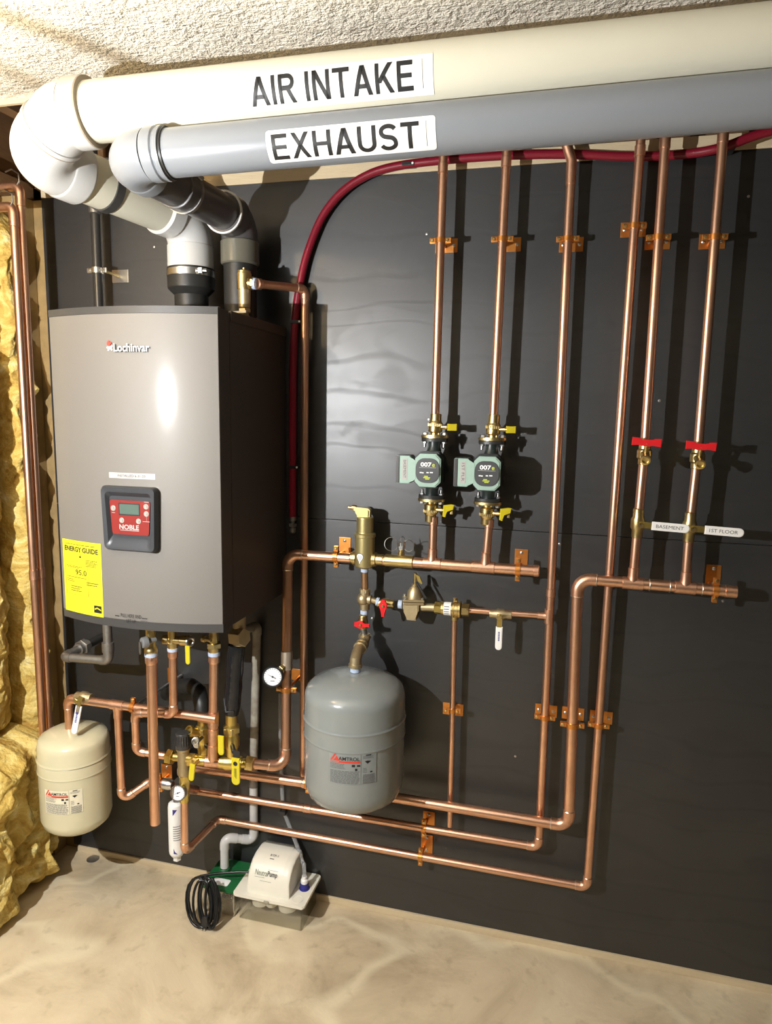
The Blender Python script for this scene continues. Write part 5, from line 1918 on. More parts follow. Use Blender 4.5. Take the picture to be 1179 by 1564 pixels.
T.part('base_plate', box(B(), (pc_.x, -0.0012, pc_.z), (0.056, 0.0022, 0.038), 0.0008), 'steel')
T.part('rod', rcyl(B(), (pc_.x - 0.004, -0.002, pc_.z), hp + V((0.030, 0.0, -0.004)), 0.0042), 'brass')

# ---------- two copper pipes on the left wall
XW = -1.545
for (p0x, p0y, p1x, p1y, lb_) in ((14, 330, 59, 905, 'left of two copper pipes rising in front of the fibreglass'), (28, 300, 66, 905, 'right of two copper pipes rising in front of the fibreglass')):
    a, b = atx(p0x, p0y, XW), atx(p1x, p1y, XW)
    b = V((b.x, (a.y + b.y) / 2, b.z))
    a = V((a.x, b.y, a.z))
    T = Thing('copper_pipe', lb_, 'pipe', (a.x, a.y, 0.46))
    T.part('pipe', cyl(B(), (a.x, a.y, 0.46), (a.x, a.y, a.z), R34, seg=18), 'copper')
    T.part('elbow', tube(B(), [V((a.x, a.y, a.z - 0.01)), V((a.x, a.y, a.z + 0.012))] + arc_pts(V((a.x, a.y, a.z + 0.03)), (0, 0, 1), (-1, 0, 0), 0.018, 6) + [V((a.x - 0.06, a.y, a.z + 0.03))], R34 * 1.18, 18), 'copper_fit')
    sleeve(T, (a.x, a.y, a.z - 0.012), (0, 0, 1), R34, 0.024)
    sleeve(T, (a.x, a.y, 1.05), (0, 0, 1), R34, 0.03)
    p_ = (a.x - 0.02, a.y - 0.012, a.z + 0.055)
    T.part('hook', tube(B(), [V((a.x - 0.045, a.y, a.z + 0.07)), V((a.x - 0.02, a.y - 0.004, a.z + 0.075)), V((a.x + 0.006, a.y - 0.008, a.z + 0.06)), V((a.x + 0.008, a.y - 0.008, a.z + 0.04)), V((a.x - 0.004, a.y - 0.008, a.z + 0.026))], 0.0022, 8), 'steel')

# ================================================================== under the boiler
BZ = BZ0
# gas line
SGa = 0.20
T = Thing('iron_pipe', 'grey iron gas pipe with union looping left below the boiler', 'pipe', at(165, 1008, SGa))
ga, gb_, gc = at(165, 975, SGa), at(166, 1009, SGa), at(97, 1003.5, SGa)
gd = at(158, 972, 0.01)
ga = V((gb_.x, gb_.y, BZ - 0.001))
pipe_run(T, [ga, gb_, gc, V((gd.x, -0.003, gd.z))], 0.0132, 'steel_dark', 'steel_dark', bend=1.35, sock=0.8, solder=False)
wd = (V((gd.x, -0.003, gd.z)) - gc).normalized()
um = on_line(gc, gd, 126, 988)
T.part('union', hexn(lathe(B(), [(0.018, -0.022), (0.019, -0.018), (0.019, 0.020), (0.017, 0.022)], um, wd, 20), um - wd * 0.008, um + wd * 0.010, 0.0255), 'steel_dark')
T.part('coupling', lathe(B(), [(0.0132, -0.016), (0.0175, -0.014), (0.0175, 0.014), (0.0132, 0.016)], at(165, 988, SGa), (0, 0, 1), 18), 'steel_dark')
T.part('nipple', cyl(B(), um + wd * 0.02, um + wd * 0.11, 0.0136), 'black_iron', 'black nipple')

# b: relief discharge
SBp = 0.33
b0, b1 = at(231, 1004, SBp), at(237, 1258, SBp)
T = Thing('copper_pipe', 'straight copper discharge pipe with open end left of the mixing valve', 'pipe', b1)
bdn = V((0, 0, -1))
T.part('pipe', cyl(B(), b0, b1, 0.0138, seg=22), 'copper')
T.part('adapter', hexn(lathe(B(), [(0.0165, 0.0), (0.0165, -0.020), (0.0145, -0.024)], b0 + V((0, 0, 0.006)), (0, 0, 1), 20), b0 + V((0, 0, 0.002)), b0 + V((0, 0, -0.007)), 0.0185), 'copper_fit')
T.part('open_end', lathe(B(), [(0.0125, 0), (0.0125, 0.0006), (0, 0.0006)], b1, (0, 0, -1), 20), 'darkhole')
T = Thing('relief_valve', 'brass relief valve with grey cap and lever under the boiler', 'valve', b0)
thread_tape(T, b0 + V((0, 0, 0.009)), (0, 0, 1), 0.0165, 0.011)
T.part('body', lathe(B(), [(0.0165, 0.013), (0.018, 0.016), (0.018, 0.024), (0.0125, 0.034), (0.0125, BZ - b0.z - 0.001)], b0, (0, 0, 1), 22), 'brass')
cp = at(221.5, 981, SBp + 0.025)
cd_ = V((-0.55, -0.82, -0.05)).normalized()
cap = T.part('cap', lathe(B(), [(0.006, -0.030), (0.008, -0.010), (0.0150, -0.006), (0.0150, 0.006), (0.013, 0.009), (0, 0.0095)], cp, cd_, 22), mat('pale_grey_plastic', (0.20, 0.20, 0.195), 0.4))
T.part('lever', prism(B(), [(-0.005, 0.006), (-0.006, -0.010), (-0.0055, -0.024), (0.0, -0.029), (0.0055, -0.024), (0.006, -0.010), (0.005, 0.006)], cp + cd_ * 0.011 + V((-0.002, 0, -0.002)), (0.72, -0.62, 0), (0, 0, 1), 0.003, 0.0006), 'steel_dark', 'grey lever', cap)

# c: hot outlet loop to the mixing valve
SC, SM = 0.287, 0.255
c0 = at(264, 996, SC)
T = Thing('copper_pipe', 'copper loop from under the boiler into the left of the mixing valve', 'pipe', at(207, 1090, SC))
mvL = at(254, 1154.5, SM + 0.004)
pipe_run(T, [c0, at(265, 1090.5, SC), at(206.5, 1089, SC), at(208.5, 1147, SC - 0.01), mvL], R34, bend=1.6)
T.part('adapter', lathe(B(), [(0.0140, 0.004), (0.0140, -0.012), (0.0122, -0.016)], c0, (0, 0, 1), 20), 'copper_fit')
T = Thing('outlet_manifold', 'brass outlet fitting with yellow lever under the boiler middle', 'fittings', c0)
thread_tape(T, c0 + V((0, 0, 0.008)), (0, 0, 1), 0.0140, 0.009)
T.part('body', lathe(B(), [(0.0130, 0.012), (0.0145, 0.014), (0.0145, 0.026), (0.0120, 0.029), (0.0120, BZ - c0.z - 0.001)], c0, (0, 0, 1), 20), 'brass')
mL, mR = at(249, 977, SC), at(288, 979, SC)
T.part('manifold', lathe(B(), [(0.008, 0), (0.013, 0.003), (0.013, 0.020), (0.0105, 0.023), (0.0105, (mR - mL).length - 0.026), (0.0145, (mR - mL).length - 0.022), (0.0145, (mR - mL).length), (0.011, (mR - mL).length + 0.002)], mL, mR - mL, 20), 'brass')
T.part('end_ring', ring(B(), mR + V((0.008, -0.006, 0)), (1, -0.5, 0), 0.011, 0.0035, 20, 8), 'steel')
lp = at(287, 986, SC + 0.02)
T.part('lever', prism(B(), stadium(0.052, 0.0135, 8), lp, (0, 0, -1), (1, 0, 0), 0.004, 0.001), 'yellow_plastic', 'yellow lever')

# d: cold feed with the small tank
SD = 0.26
d_el = at(109, 1067, SD)
d_v = at(128, 1065.5, SD)
d_e = at(331, 1098, SD)
tks = at(115, 1182, SD)
SR_ = 0.1005
zts = at(115, 1113, SD).z
d_el = V((tks.x - 0.012, tks.y, d_el.z))
T = Thing('copper_pipe', 'copper cold feed pipe above the small cream tank with a dropping branch', 'pipe', d_el)
pipe_run(T, [V((tks.x - 0.012, tks.y, zts - 0.002)), d_el, d_e], 0.0125, bend=1.5)
dd_ = (d_e - d_el).normalized()
tp = on_line(d_el, d_e, 180, 1075)
dr1, dr2, dr3 = at(186, 1223, SD), at(228, 1194, 0.215), at(252, 1196, 0.215)
tee_fit(T, tp, dd_, (0, 0, -1), 0.0125, R34)
pipe_run(T, [tp + V((0, 0, -0.012)), dr1, dr2, dr3], R34, bend=1.5)
T.part('coupling', lathe(B(), [(0.013, 0), (0.0165, 0.001), (0.0165, 0.02), (0.0120, 0.03)], at(250, 1196, 0.215), V((1, 0, -0.05)), 20), 'steel', 'grey cone connector')
T = Thing('ball_valve', 'brass ball valve with white lever above the cream tank', 'valve', d_v)
T.part('body', lathe(B(), [(0.0135, -0.026), (0.0150, -0.024), (0.0150, -0.012), (0.0185, -0.007), (0.0185, 0.007), (0.0150, 0.012), (0.0150, 0.024), (0.0135, 0.026)], d_v, dd_, 20), 'brass_dull')
hs0 = d_v + V((-0.006, -0.024, 0))
T.part('stem', hexn(rcyl(B(), d_v, hs0, 0.006), hs0, hs0 + V((0, -0.006, 0)), 0.008), 'brass')
e0 = at(122, 1067, SD + 0.03)
e1 = at(112, 1121, SD + 0.05)
ld = (e1 - e0).normalized()
sd_ = ld.cross(V((0, -1, 0))).normalized()
lv = T.part('lever', prism(B(), [(-0.006, -0.006), (0.045, -0.006), (0.045, 0.006), (-0.006, 0.006)], e0, ld, sd_, 0.003), 'yellow_brass')
T.part('lever_grip', prism(B(), stadium((e1 - e0).length - 0.022, 0.019, 8), e0 + ld * 0.022, ld, sd_, 0.006 if ld.cross(sd_).y < 0 else 0.006, 0.0012), 'white_plastic', 'white lever sleeve', lv)
nn = ld.cross(sd_).normalized()
yoff = nn * 0.0064 if nn.y < 0 else nn * -0.0004
bm = B()
for k_ in range(7):
    rect2(bm, 0.040 + k_ * 0.0045, -0.003, 0.0432 + k_ * 0.0045, 0.003)
T.part('grip_print', lay(bm, lambda u, v_: e0 + ld * u + sd_ * v_ + yoff), 'blue_ink', None, lv)

zbs = at(115, 1252, SD).z - 0.012
hs_ = zts - zbs
T = Thing('expansion_tank', 'small cream expansion tank hanging near the insulation at left', 'tank', (tks.x, tks.y, zbs))
r_ = SR_
g1_, g2_ = at(115, 1182, SD + SR_).z - zbs, at(115, 1200, SD + SR_).z - zbs
prof = [(0.0, 0.0), (r_ * 0.5, 0.003), (r_ * 0.8, 0.010), (r_ * 0.94, 0.024), (r_, 0.045), (r_, g2_ - 0.003), (r_ + 0.0028, g2_), (r_ + 0.0028, g2_ + 0.003), (r_ + 0.001, g2_ + 0.006), (r_ + 0.001, g1_ - 0.005), (r_ - 0.001, g1_ - 0.003), (r_ + 0.003, g1_), (r_ + 0.003, g1_ + 0.003), (r_, g1_ + 0.008), (r_, hs_ - 0.040), (r_ * 0.98, hs_ - 0.028), (r_ * 0.92, hs_ - 0.017), (r_ * 0.72, hs_ - 0.007), (r_ * 0.38, hs_ - 0.002), (0.012, hs_)]
shell = T.part('shell', lathe(B(), prof, (tks.x, tks.y, zbs), (0, 0, 1), 64), 'tank_cream', sharp=math.radians(50))
tank_label(T, tks, SR_, 72, 1240, 125, 1203.5, shell, mat('cream_label', (0.70, 0.65, 0.49), 0.4))

# e: heating supply down to the brass header
SE = 0.25
e0, e1 = at(327, 1003, SE), at(325, 1160, SE)
T = Thing('copper_pipe', 'vertical copper pipe under the boiler right half joining the brass header', 'pipe', e1)
T.part('pipe', cyl(B(), e0, e1, 0.0130, seg=22), 'copper')
T.part('adapter', lathe(B(), [(0.0160, 0.004), (0.0160, -0.012), (0.014, -0.018)], e0, (0, 0, 1), 20), 'copper_fit')
tee_fit(T, on_line(e0, e1, 326, 1098), e1 - e0, (-1, 0, 0), 0.0130, 0.0120)
sleeve(T, on_line(e0, e1, 325.5, 1122), e1 - e0, 0.0130, 0.034)
sleeve(T, on_line(e0, e1, 325, 1143), e1 - e0, 0.0130, 0.022)
T = Thing('boiler_union', 'brass union with thread tape under the boiler right of centre', 'fittings', e0)
thread_tape(T, e0 + V((0, 0, 0.009)), (0, 0, 1), 0.0155, 0.011)
T.part('body', hexn(lathe(B(), [(0.0150, 0.014), (0.0160, 0.016), (0.0160, 0.036), (0.0130, 0.038), (0.0130, BZ - e0.z - 0.001)], e0, (0, 0, 1), 20), e0 + V((0, 0, 0.026)), e0 + V((0, 0, 0.040)), 0.0205), 'brass')
q = at(309, 975.5, SE + 0.02)
T.part('drain_screw', rcyl(rcyl(B(), q, q + V((0.030, -0.006, 0)), 0.0055), q, q + V((0.010, -0.002, 0)), 0.009), 'brass')

# brass header across the bottom with mixing valve, valves and union
SH = 0.245
hA, hB = at(299, 1161, SH), at(376, 1166, 0.21)
hd_ = (hB - hA).normalized()
T = Thing('brass_header', 'bright brass header between the mixing valve and the copper union', 'fittings', along(hA, hB, 0.5))
T.part('pipe', rcyl(B(), hA, hB, 0.0135), 'yellow_brass')
p = on_line(hA, hB, 326, 1162)
T.part('tee', lathe(lathe(B(), [(0.0135, -0.024), (0.0170, -0.022), (0.0170, 0.022), (0.0135, 0.024)], p, hd_, 22), [(0.0170, 0.0), (0.0165, 0.030), (0.0135, 0.032)], p, (0, 0, 1), 22), 'copper_fit', 'copper tee')
p = on_line(hA, hB, 352, 1164)
T.part('body', lathe(B(), [(0.0135, -0.032), (0.0190, -0.030), (0.0190, -0.018), (0.0220, -0.014), (0.0220, 0.014), (0.0190, 0.018), (0.0190, 0.032), (0.0135, 0.034)], p, hd_, 24), 'yellow_brass')

# mixing valve
mv = at(280, 1157, SM)
T = Thing('mixing_valve', 'thermostatic mixing valve with black ribbed knob among the brass valves', 'valve', at(281, 1195, SM))
zk0, zk1 = at(280, 1142, SM).z, at(280, 1119, SM).z
kb = T.part('knob', lathe(B(), [(0.0205, 0), (0.0215, 0.002), (0.0205, zk1 - zk0 - 0.003), (0.0185, zk1 - zk0), (0.012, zk1 - zk0 + 0.0006), (0, zk1 - zk0 + 0.0006)], (mv.x, mv.y, zk0), (0, 0, 1), 32), mat('charcoal_knob', (0.045, 0.043, 0.04), 0.4), 'charcoal knob')
bm = B()
for i in range(20):
    t = 2 * PI * i / 20
    box(bm, (mv.x + 0.0212 * math.cos(t), mv.y + 0.0212 * math.sin(t), (zk0 + zk1) / 2 + 0.003), (0.0018, 0.0018, (zk1 - zk0) * 0.62))
T.part('rib', bm, 'black_plastic', None, kb)
bm = text2(B(), '88', -0.011, -0.005, 0.011, 0.006)
bm.free()
zb_m = at(280, 1184, SM).z
T.part('body', lathe(B(), [(0.0135, 0), (0.0175, 0.004), (0.0185, 0.010), (0.0185, 0.020), (0.0165, 0.024), (0.0165, zk0 - zb_m - 0.010), (0.0190, zk0 - zb_m - 0.007), (0.0190, zk0 - zb_m)], (mv.x, mv.y, zb_m), (0, 0, 1), 26), 'brass_dull')
z_lo = at(281.5, 1222, 0.215).z
T.part('tail', tube(B(), [V((mv.x, mv.y, zb_m + 0.004)), V((mv.x + 0.001, mv.y + 0.006, zb_m - 0.012)), V((c3.x, c3.y, at(281, 1205, 0.215).z)), V((c3.x, c3.y, c3.z - 0.004))], [0.0145, 0.0165, 0.0155, 0.0135], 20), 'yellow_brass')
T.part('union_nut', hexn(rcyl(B(), mvL, V((mv.x - 0.008, mv.y, mv.z)), 0.0125), mvL + V((0.004, 0, 0)), mvL + V((0.022, 0, -0.001)), 0.0220), 'yellow_brass', 'bright brass union nut')
T.part('union_nut', hexn(rcyl(B(), V((mv.x + 0.008, mv.y, mv.z)), hA + V((0.004, 0, 0)), 0.0130), hA + V((-0.020, -0.001, 0)), hA + V((-0.002, -0.001, 0)), 0.0200), 'yellow_brass')
rb = at(291, 1203, 0.16)
T.part('side_port', rcyl(B(), V((c3.x, c3.y, at(281, 1204, 0.215).z)), b_end + V((0.02, 0.004, 0)), 0.0140), 'copper_fit')

# yellow lever valves
def purge_valve(label, px, y_top, y_bot, s, w_px, hx, hy, hlen, hw, group='brass valves with yellow levers under the boiler', printed=False):
    a, b = at(px, y_top, s), at(px, y_bot, s)
    b = V((a.x, a.y, b.z))
    L = (a - b).length
    R = w_px / 2 / 560
    T = Thing('ball_valve', label, 'valve', b, group)
    T.part('body', lathe(B(), [(R * 0.72, 0), (R * 0.78, L * 0.06), (R * 0.78, L * 0.22), (R * 1.0, L * 0.30), (R * 1.0, L * 0.48), (R * 0.85, L * 0.54), (R * 0.85, L * 0.60), (R * 1.0, L * 0.64), (R * 1.0, L * 0.74), (R * 0.70, L * 0.78), (R * 0.70, L)], b, (0, 0, 1), 24), 'yellow_brass')
    T.part('hex', hexn(B(), b + V((0, 0, L * 0.60)), b + V((0, 0, L * 0.72)), R * 1.12), 'brass')
    c_ = b + V((0, 0, L * 0.36))
    hq = at(hx, hy, s + 0.05)
    T.part('stem', rcyl(B(), c_, V((c_.x + (hq.x - c_.x) * 0.8, hq.y + 0.002, c_.z)), 0.0065), 'black_iron')
    lv = T.part('handle', prism(B(), stadium(hlen, hw, 8), hq, (0, 0, -1), (1, 0, 0), 0.005, 0.0012), 'yellow_plastic', 'yellow lever handle')
    if hq.z + 0.001 < c_.z:
        T.part('handle_arm', box2(B(), (hq.x - hw * 0.4, hq.y + 0.004, hq.z - 0.004), (hq.x + hw * 0.4, hq.y + 0.0015, c_.z + 0.004)), 'black_iron', None, lv)
    if printed:
        bm = B()
        poly2(bm, [(0.016 + 0.0065 * math.cos(t), 0.0065 * math.sin(t)) for t in [2 * PI * i / 16 for i in range(16)]])
        print_rows(bm, 0.030, -0.004, 0.062, 0.004, 3, 0.5, random.Random(8))
        T.part('handle_print', lay(bm, lambda u, v_: V((hq.x + v_, hq.y - 0.0054, hq.z - u))), 'ink', None, lv)
    return T


purge_valve('brass valve with large printed yellow lever below the black insulated pipe', 353, 1091, 1158, 0.215, 25, 360.5, 1157, 0.080, 0.025, printed=True)
purge_valve('brass valve with short yellow lever behind the vertical copper pipe', 309, 1092, 1158, 0.20, 23, 338, 1123, 0.058, 0.018)
T = Thing('drain_valve', 'small brass drain valve with silver clip beside the black mixing knob', 'valve', at(300, 1134, 0.26))
q0, q1 = at(305, 1120, 0.21), at(284, 1116, 0.25)
T.part('spout', lathe(B(), [(0.010, 0), (0.010, 0.016), (0.014, 0.018), (0.014, 0.030), (0.0165, 0.032), (0.0165, 0.042), (0.012, 0.043), (0.010, 0.036), (0, 0.036)], q0, q1 - q0, 22), 'yellow_brass')
q = at(300, 1133, 0.27)
T.part('clip', prism(B(), rrect(0.016, 0.034, 0.005), q, (1, 0, 0), (0, 0, 1), 0.004, 0.001), 'steel', 'silver clip handle')
T.part('clip', ring(B(), q + V((0, -0.006, 0.004)), (0.3, -1, 0.4), 0.009, 0.0022, 18, 6), 'steel')
T.part('stem', rcyl(B(), q + V((0, 0.03, 0)), q, 0.006), 'brass')
hq = at(295, 1166, 0.28)
T = Thing('lever', 'short yellow lever hanging right of the mixing valve body', 'lever', hq)
T.part('grip', prism(B(), stadium(0.052, 0.0165, 8), hq, (-0.12, 0, -1), (1, 0, -0.12), 0.005, 0.0012), 'yellow_plastic')
T.part('arm', rcyl(B(), hq + V((0, 0.035, -0.006)), hq + V((0, -0.001, -0.006)), 0.0055), 'brass')

# black insulated return pipe and its brass nut; flexible black hose behind
T = Thing('insulated_pipe', 'return pipe wrapped in glossy black plastic under the boiler right corner', 'pipe', at(354, 1092, 0.21))
w0, w1 = at(361, 985, 0.215), at(354, 1090, 0.215)
pts = [along(w0, w1, i / 8) for i in range(9)]
T.part('wrap', tube(B(), pts, [0.0225, 0.0245, 0.0235, 0.0245, 0.0230, 0.0245, 0.0235, 0.0240, 0.0205], 16), mat('glossy_black_wrap', (0.012, 0.012, 0.013), 0.16, 0, bump=0.6, bump_scale=30))
T.part('wrap_edge', tube(B(), [along(w0, w1, 0.86) + V((-0.02, -0.012, 0.02)), along(w0, w1, 0.93) + V((-0.006, -0.024, 0)), along(w0, w1, 0.95) + V((0.016, -0.020, 0.006))], 0.0035, 8), 'black_plastic')
q = at(366, 972, 0.215)
T.part('elbow_fitting', hexn(sphere(rcyl(B(), q + V((0, 0, -0.024)), V((q.x, q.y, BZ - 0.001)), 0.0185), q, 0.027, (1, 1, 0.85), 18), q + V((-0.012, -0.01, 0.002)), q + V((0.026, -0.022, 0.006)), 0.026), 'brass_dull', 'dull yellow brass elbow')
hose = [at(309, 1098, 0.19), at(308, 1075, 0.18), at(303, 1056, 0.16), at(292, 1047, 0.13), at(276, 1048, 0.10), at(262, 1054, 0.06), at(256, 1060, 0.02)]
sm = []
for i in range(len(hose) - 1):
    for k_ in range(4):
        sm.append(along(hose[i], hose[i + 1], k_ / 4))
sm.append(hose[-1])
solo('insulated_pipe', tube(B(), sm, 0.0225, 16), 'rubber', 'black foam-covered pipe bending back to the wall behind the brass valves', 'pipe', hose[0])

# clamps of this corner
hclamp('copper pipe clamp on the cold feed pipe with a long silver rod', d_el, d_e, 204, 1081, 0.0125, 264, 1034, rod_m='steel')
pipe_clamp('copper pipe clamp beside the grey cone connector left of the dial', at(244.5, 1195, 0.215), dr3 - dr2, R34, at(255, 1181, 0.172), ear=(0, 0, 1), block=True)
# dial thermometers
def gauge(label, c, nrm, R, rim, needle_ang):
    T = Thing('gauge', label, 'gauge', c)
    n = V(nrm).normalized()
    up = V((0, 0, 1))
    up = (up - n * up.dot(n)).normalized()
    rt = up.cross(n)
    if rt.x < 0:
        rt = -rt
    T.part('case', lathe(B(), [(R * 0.8, -0.014), (R * 0.98, -0.012), (R, -0.008), (R, 0.002), (R * 0.97, 0.004), (R * 0.86, 0.004), (R * 0.84, 0.001), (0, 0.001)], c, n, 32), rim)
    f = T.part('dial', lathe(B(), [(R * 0.835, 0.0012), (R * 0.835, 0.0018), (0, 0.0018)], c, n, 32), 'dial', 'white dial face')
    fnn = lambda u, v: V(c) + n * 0.0024 + rt * u + up * v
    bm = B()
    for i in range(17):
        t = math.radians(225 - 270 * i / 16)
        r0_, r1__ = R * 0.70, R * 0.80
        w_ = R * 0.018
        dx, dy = math.cos(t), math.sin(t)
        poly2(bm, [(r0_ * dx - w_ * dy, r0_ * dy + w_ * dx), (r0_ * dx + w_ * dy, r0_ * dy - w_ * dx), (r1__ * dx + w_ * dy, r1__ * dy - w_ * dx), (r1__ * dx - w_ * dy, r1__ * dy + w_ * dx)])
    rect2(bm, -R * 0.2, -R * 0.42, R * 0.2, -R * 0.36)
    T.part('dial_marks', lay(bm, fnn), 'grey_ink', None, f)
    a = math.radians(needle_ang)
    dx, dy = math.cos(a), math.sin(a)
    bm = B()
    poly2(bm, [(-dx * R * 0.35 - dy * R * 0.04, -dy * R * 0.35 + dx * R * 0.04), (-dx * R * 0.35 + dy * R * 0.04, -dy * R * 0.35 - dx * R * 0.04), (dx * R * 0.68, dy * R * 0.68)])
    poly2(bm, [(R * 0.09 * math.cos(t), R * 0.09 * math.sin(t)) for t in [2 * PI * i / 12 for i in range(12)]])
    T.part('needle', lay(bm, lambda u, v: fnn(u, v) + n * 0.0006), 'ink', None, f)
    return T, n


gc_ = at(416.5, 1033.5, 0.155)
nrm1 = V((0.20, -0.95, 0.12))
T, n = gauge('black-rimmed dial thermometer on the pipe left of the grey tank', gc_, nrm1, 0.0305, 'black_plastic', 155)
gp = on_line(v_top, lowel, 438, 1015)
T.part('stem', hexn(rcyl(B(), gc_ - n * 0.012, gp, 0.0085), along(gc_, gp, 0.55), along(gc_, gp, 0.78), 0.0125), 'brass')
gc2 = at(272, 1211, 0.262)
T, n = gauge('small chrome dial thermometer above the white filter cartridge', gc2, V((0.12, -0.96, 0.22)), 0.0235, 'steel', 205)
T.part('stem', rcyl(B(), gc2 - n * 0.012, V((c3.x, c3.y - 0.006, gc2.z + 0.010)), 0.007), 'brass')

# filter cartridge
fx = at(269.5, 1270, 0.185)
zt_f, zb_f = at(269.5, 1224, 0.185).z, at(271, 1307, 0.185).z
T = Thing('filter_cartridge', 'white inline filter cartridge hanging behind the copper riser below the dial', 'filter', (fx.x, fx.y, zb_f))
hf = zt_f - zb_f
rf = 0.0235
shell = T.part('shell', lathe(B(), [(0.010, 0), (rf * 0.72, 0.003), (rf * 0.95, 0.012), (rf, 0.020), (rf, hf - 0.016), (rf * 0.92, hf - 0.006), (rf * 0.6, hf), (0.008, hf + 0.001)], (fx.x, fx.y, zb_f), (0, 0, 1), 32), 'white_plastic')
T.part('port', hexn(B(), (fx.x, fx.y, zb_f + 0.002), (fx.x, fx.y, zb_f - 0.013), 0.0125), 'white_plastic')
T.part('port', rcyl(B(), (fx.x, fx.y, zt_f - 0.002), (c3.x - 0.004, fx.y - 0.004, at(275, 1203, 0.19).z), 0.009), 'steel_dark')
fcn = zcyl_fn(V((fx.x, fx.y, 0)), rf + 0.0005)
u0, v1_ = on_zcyl(263.5, 1237, V((fx.x, fx.y, 0)), rf)
u1, v0_ = on_zcyl(264, 1304, V((fx.x, fx.y, 0)), rf)
bm = poly2(B(), [(u0, v1_), (u0 + 0.0135, v1_ - 0.001), (u0, v1_ - 0.020)])
poly2(bm, [(u0, v0_), (u0 + 0.0125, v0_ - 0.002), (u0 + 0.004, v0_ + 0.006), (u0, v0_ + 0.018)])
T.part('logo_print', lay(bm, fcn, 4), 'blue_ink', 'dark blue corner marks', shell)
bm = print_rows(B(), u0, v0_ + 0.040, u0 + 0.026, v1_ - 0.052, 7, 0.3, random.Random(5))
T.part('small_print', lay(bm, fcn, 6), 'grey_ink', None, shell)

# ---------- condensate drain (white PVC)
SP = 0.0158
T = Thing('drain_pipe', 'white plastic condensate drain from the boiler down to the green box', 'pipe', at(338, 1318, 0.08))
k0 = at(392, 962, 0.10)
kt = V((at(383, 935, 0.13).x, -0.13, BZ + 0.0))
pA_ = at(393, 1002, SP)
pB_ = at(388, 1283, SP)
pC_ = at(343, 1279, 0.07)
pD_ = at(338.5, 1323, 0.07)
shaded_upper = mat('shaded_white_pvc', (0.46, 0.44, 0.38), 0.4, 0, 0.9, 18, (0.14, 0.11, 0.07))  # white pipe coloured brownish for the shade on its upper part
el_up = V((pA_.x, -SP, at(393, 955, SP).z))
pipe_run(T, [V((el_up.x - 0.02, -0.10, BZ - 0.001)), V((el_up.x - 0.02, -0.10, el_up.z - 0.0)), el_up + V((0, 0, -0.0)), V((pB_.x, -SP, at(390, 1185, SP).z))], 0.0130, shaded_upper, shaded_upper, bend=1.3, sock=1.0, solder=False)
pipe_run(T, [V((pB_.x, -SP, at(390, 1185, SP).z)), V((pB_.x, -SP, pB_.z)), pC_, V((pC_.x - 0.002, pC_.y, pD_.z))], 0.0132, 'white_pvc', 'white_pvc', bend=1.3, sock=1.3, solder=False)
T.part('coupling', lathe(B(), [(0.0130, -0.016), (0.0152, -0.014), (0.0152, 0.014), (0.0130, 0.016)], V((pB_.x, -SP, at(390, 1195, SP).z)), (0, 0, 1), 20), 'steel_dark', 'grey threaded coupling')
sp_ = at(388, 1186, SP)
T.part('strap', box(box(B(), (sp_.x, -0.003, sp_.z), (0.07, 0.002, 0.012), 0.0006), (sp_.x, -0.0305, sp_.z), (0.034, 0.002, 0.012), 0.0006), 'steel')

# ---------- green neutraliser box
NX0, NX1, NY0, NY1, NZ = -1.036, -0.918, -0.150, -0.010, at(350, 1360, 0.15).z
T = Thing('neutraliser_box', 'small neutraliser box with green lid and foil sides on the floor', 'box', ((NX0 + NX1) / 2, (NY0 + NY1) / 2, 0))
T.part('tub', box2(B(), (NX0 + 0.005, NY0 + 0.005, 0.0005), (NX1 - 0.004, NY1, NZ - 0.012), 0.004), 'foil', 'crinkled silver foil sides')
lid = T.part('lid', box2(B(), (NX0, NY0, NZ - 0.012), (NX1, NY1, NZ), 0.003), 'green_lid', 'dark green lid')
T.part('label', prism(B(), rrect(0.055, 0.030, 0.006), (NX0 + 0.058, NY0 + 0.028, NZ + 0.0002), (1, 0, 0), (0, 1, 0), 0.0008), 'paper', 'white label on the lid', lid)
T.part('port', lathe(B(), [(0.018, 0), (0.018, 0.010), (0.016, 0.012)], (pC_.x - 0.002, pC_.y, NZ), (0, 0, 1), 20), 'green_lid', None, lid)
q = V((NX0 + 0.012, NY1 - 0.012, NZ))
T.part('vent', rcyl(B(), q, q + V((0, 0, 0.022)), 0.006), 'clear_tube', None, lid)

# ---------- condensate pump
PX0, PX1, PY0, PY1 = -0.912, -0.697, -0.150, -0.012
PZ = at(467, 1388, 0.155).z
T = Thing('condensate_pump', 'cream condensate pump with clear reservoir standing on the floor', 'pump', ((PX0 + PX1) / 2, (PY0 + PY1) / 2, 0))
bm = B()
th = 0.0022
box2(bm, (PX0 + 0.006, PY0 + 0.006, 0.0004), (PX1 - 0.004, PY1 - 0.004, 0.0004 + th))
for a, b in (((PX0 + 0.006, PY0 + 0.006), (PX1 - 0.004, PY0 + 0.006 + th)), ((PX0 + 0.006, PY1 - 0.004 - th), (PX1 - 0.004, PY1 - 0.004)), ((PX0 + 0.006, PY0 + 0.006), (PX0 + 0.006 + th, PY1 - 0.004)), ((PX1 - 0.004 - th, PY0 + 0.006), (PX1 - 0.004, PY1 - 0.004))):
    box2(bm, (a[0], a[1], 0.0026), (b[0], b[1], PZ - 0.004))
T.part('reservoir', bm, 'clear', 'clear plastic reservoir')
tray = T.part('tray', prism(B(), rrect(PX1 - PX0 + 0.018, PY1 - PY0 + 0.016, 0.008), ((PX0 + PX1) / 2, (PY0 + PY1) / 2, PZ - 0.005), (1, 0, 0), (0, 1, 0), 0.0095, 0.002), 'off_white', 'cream tray')
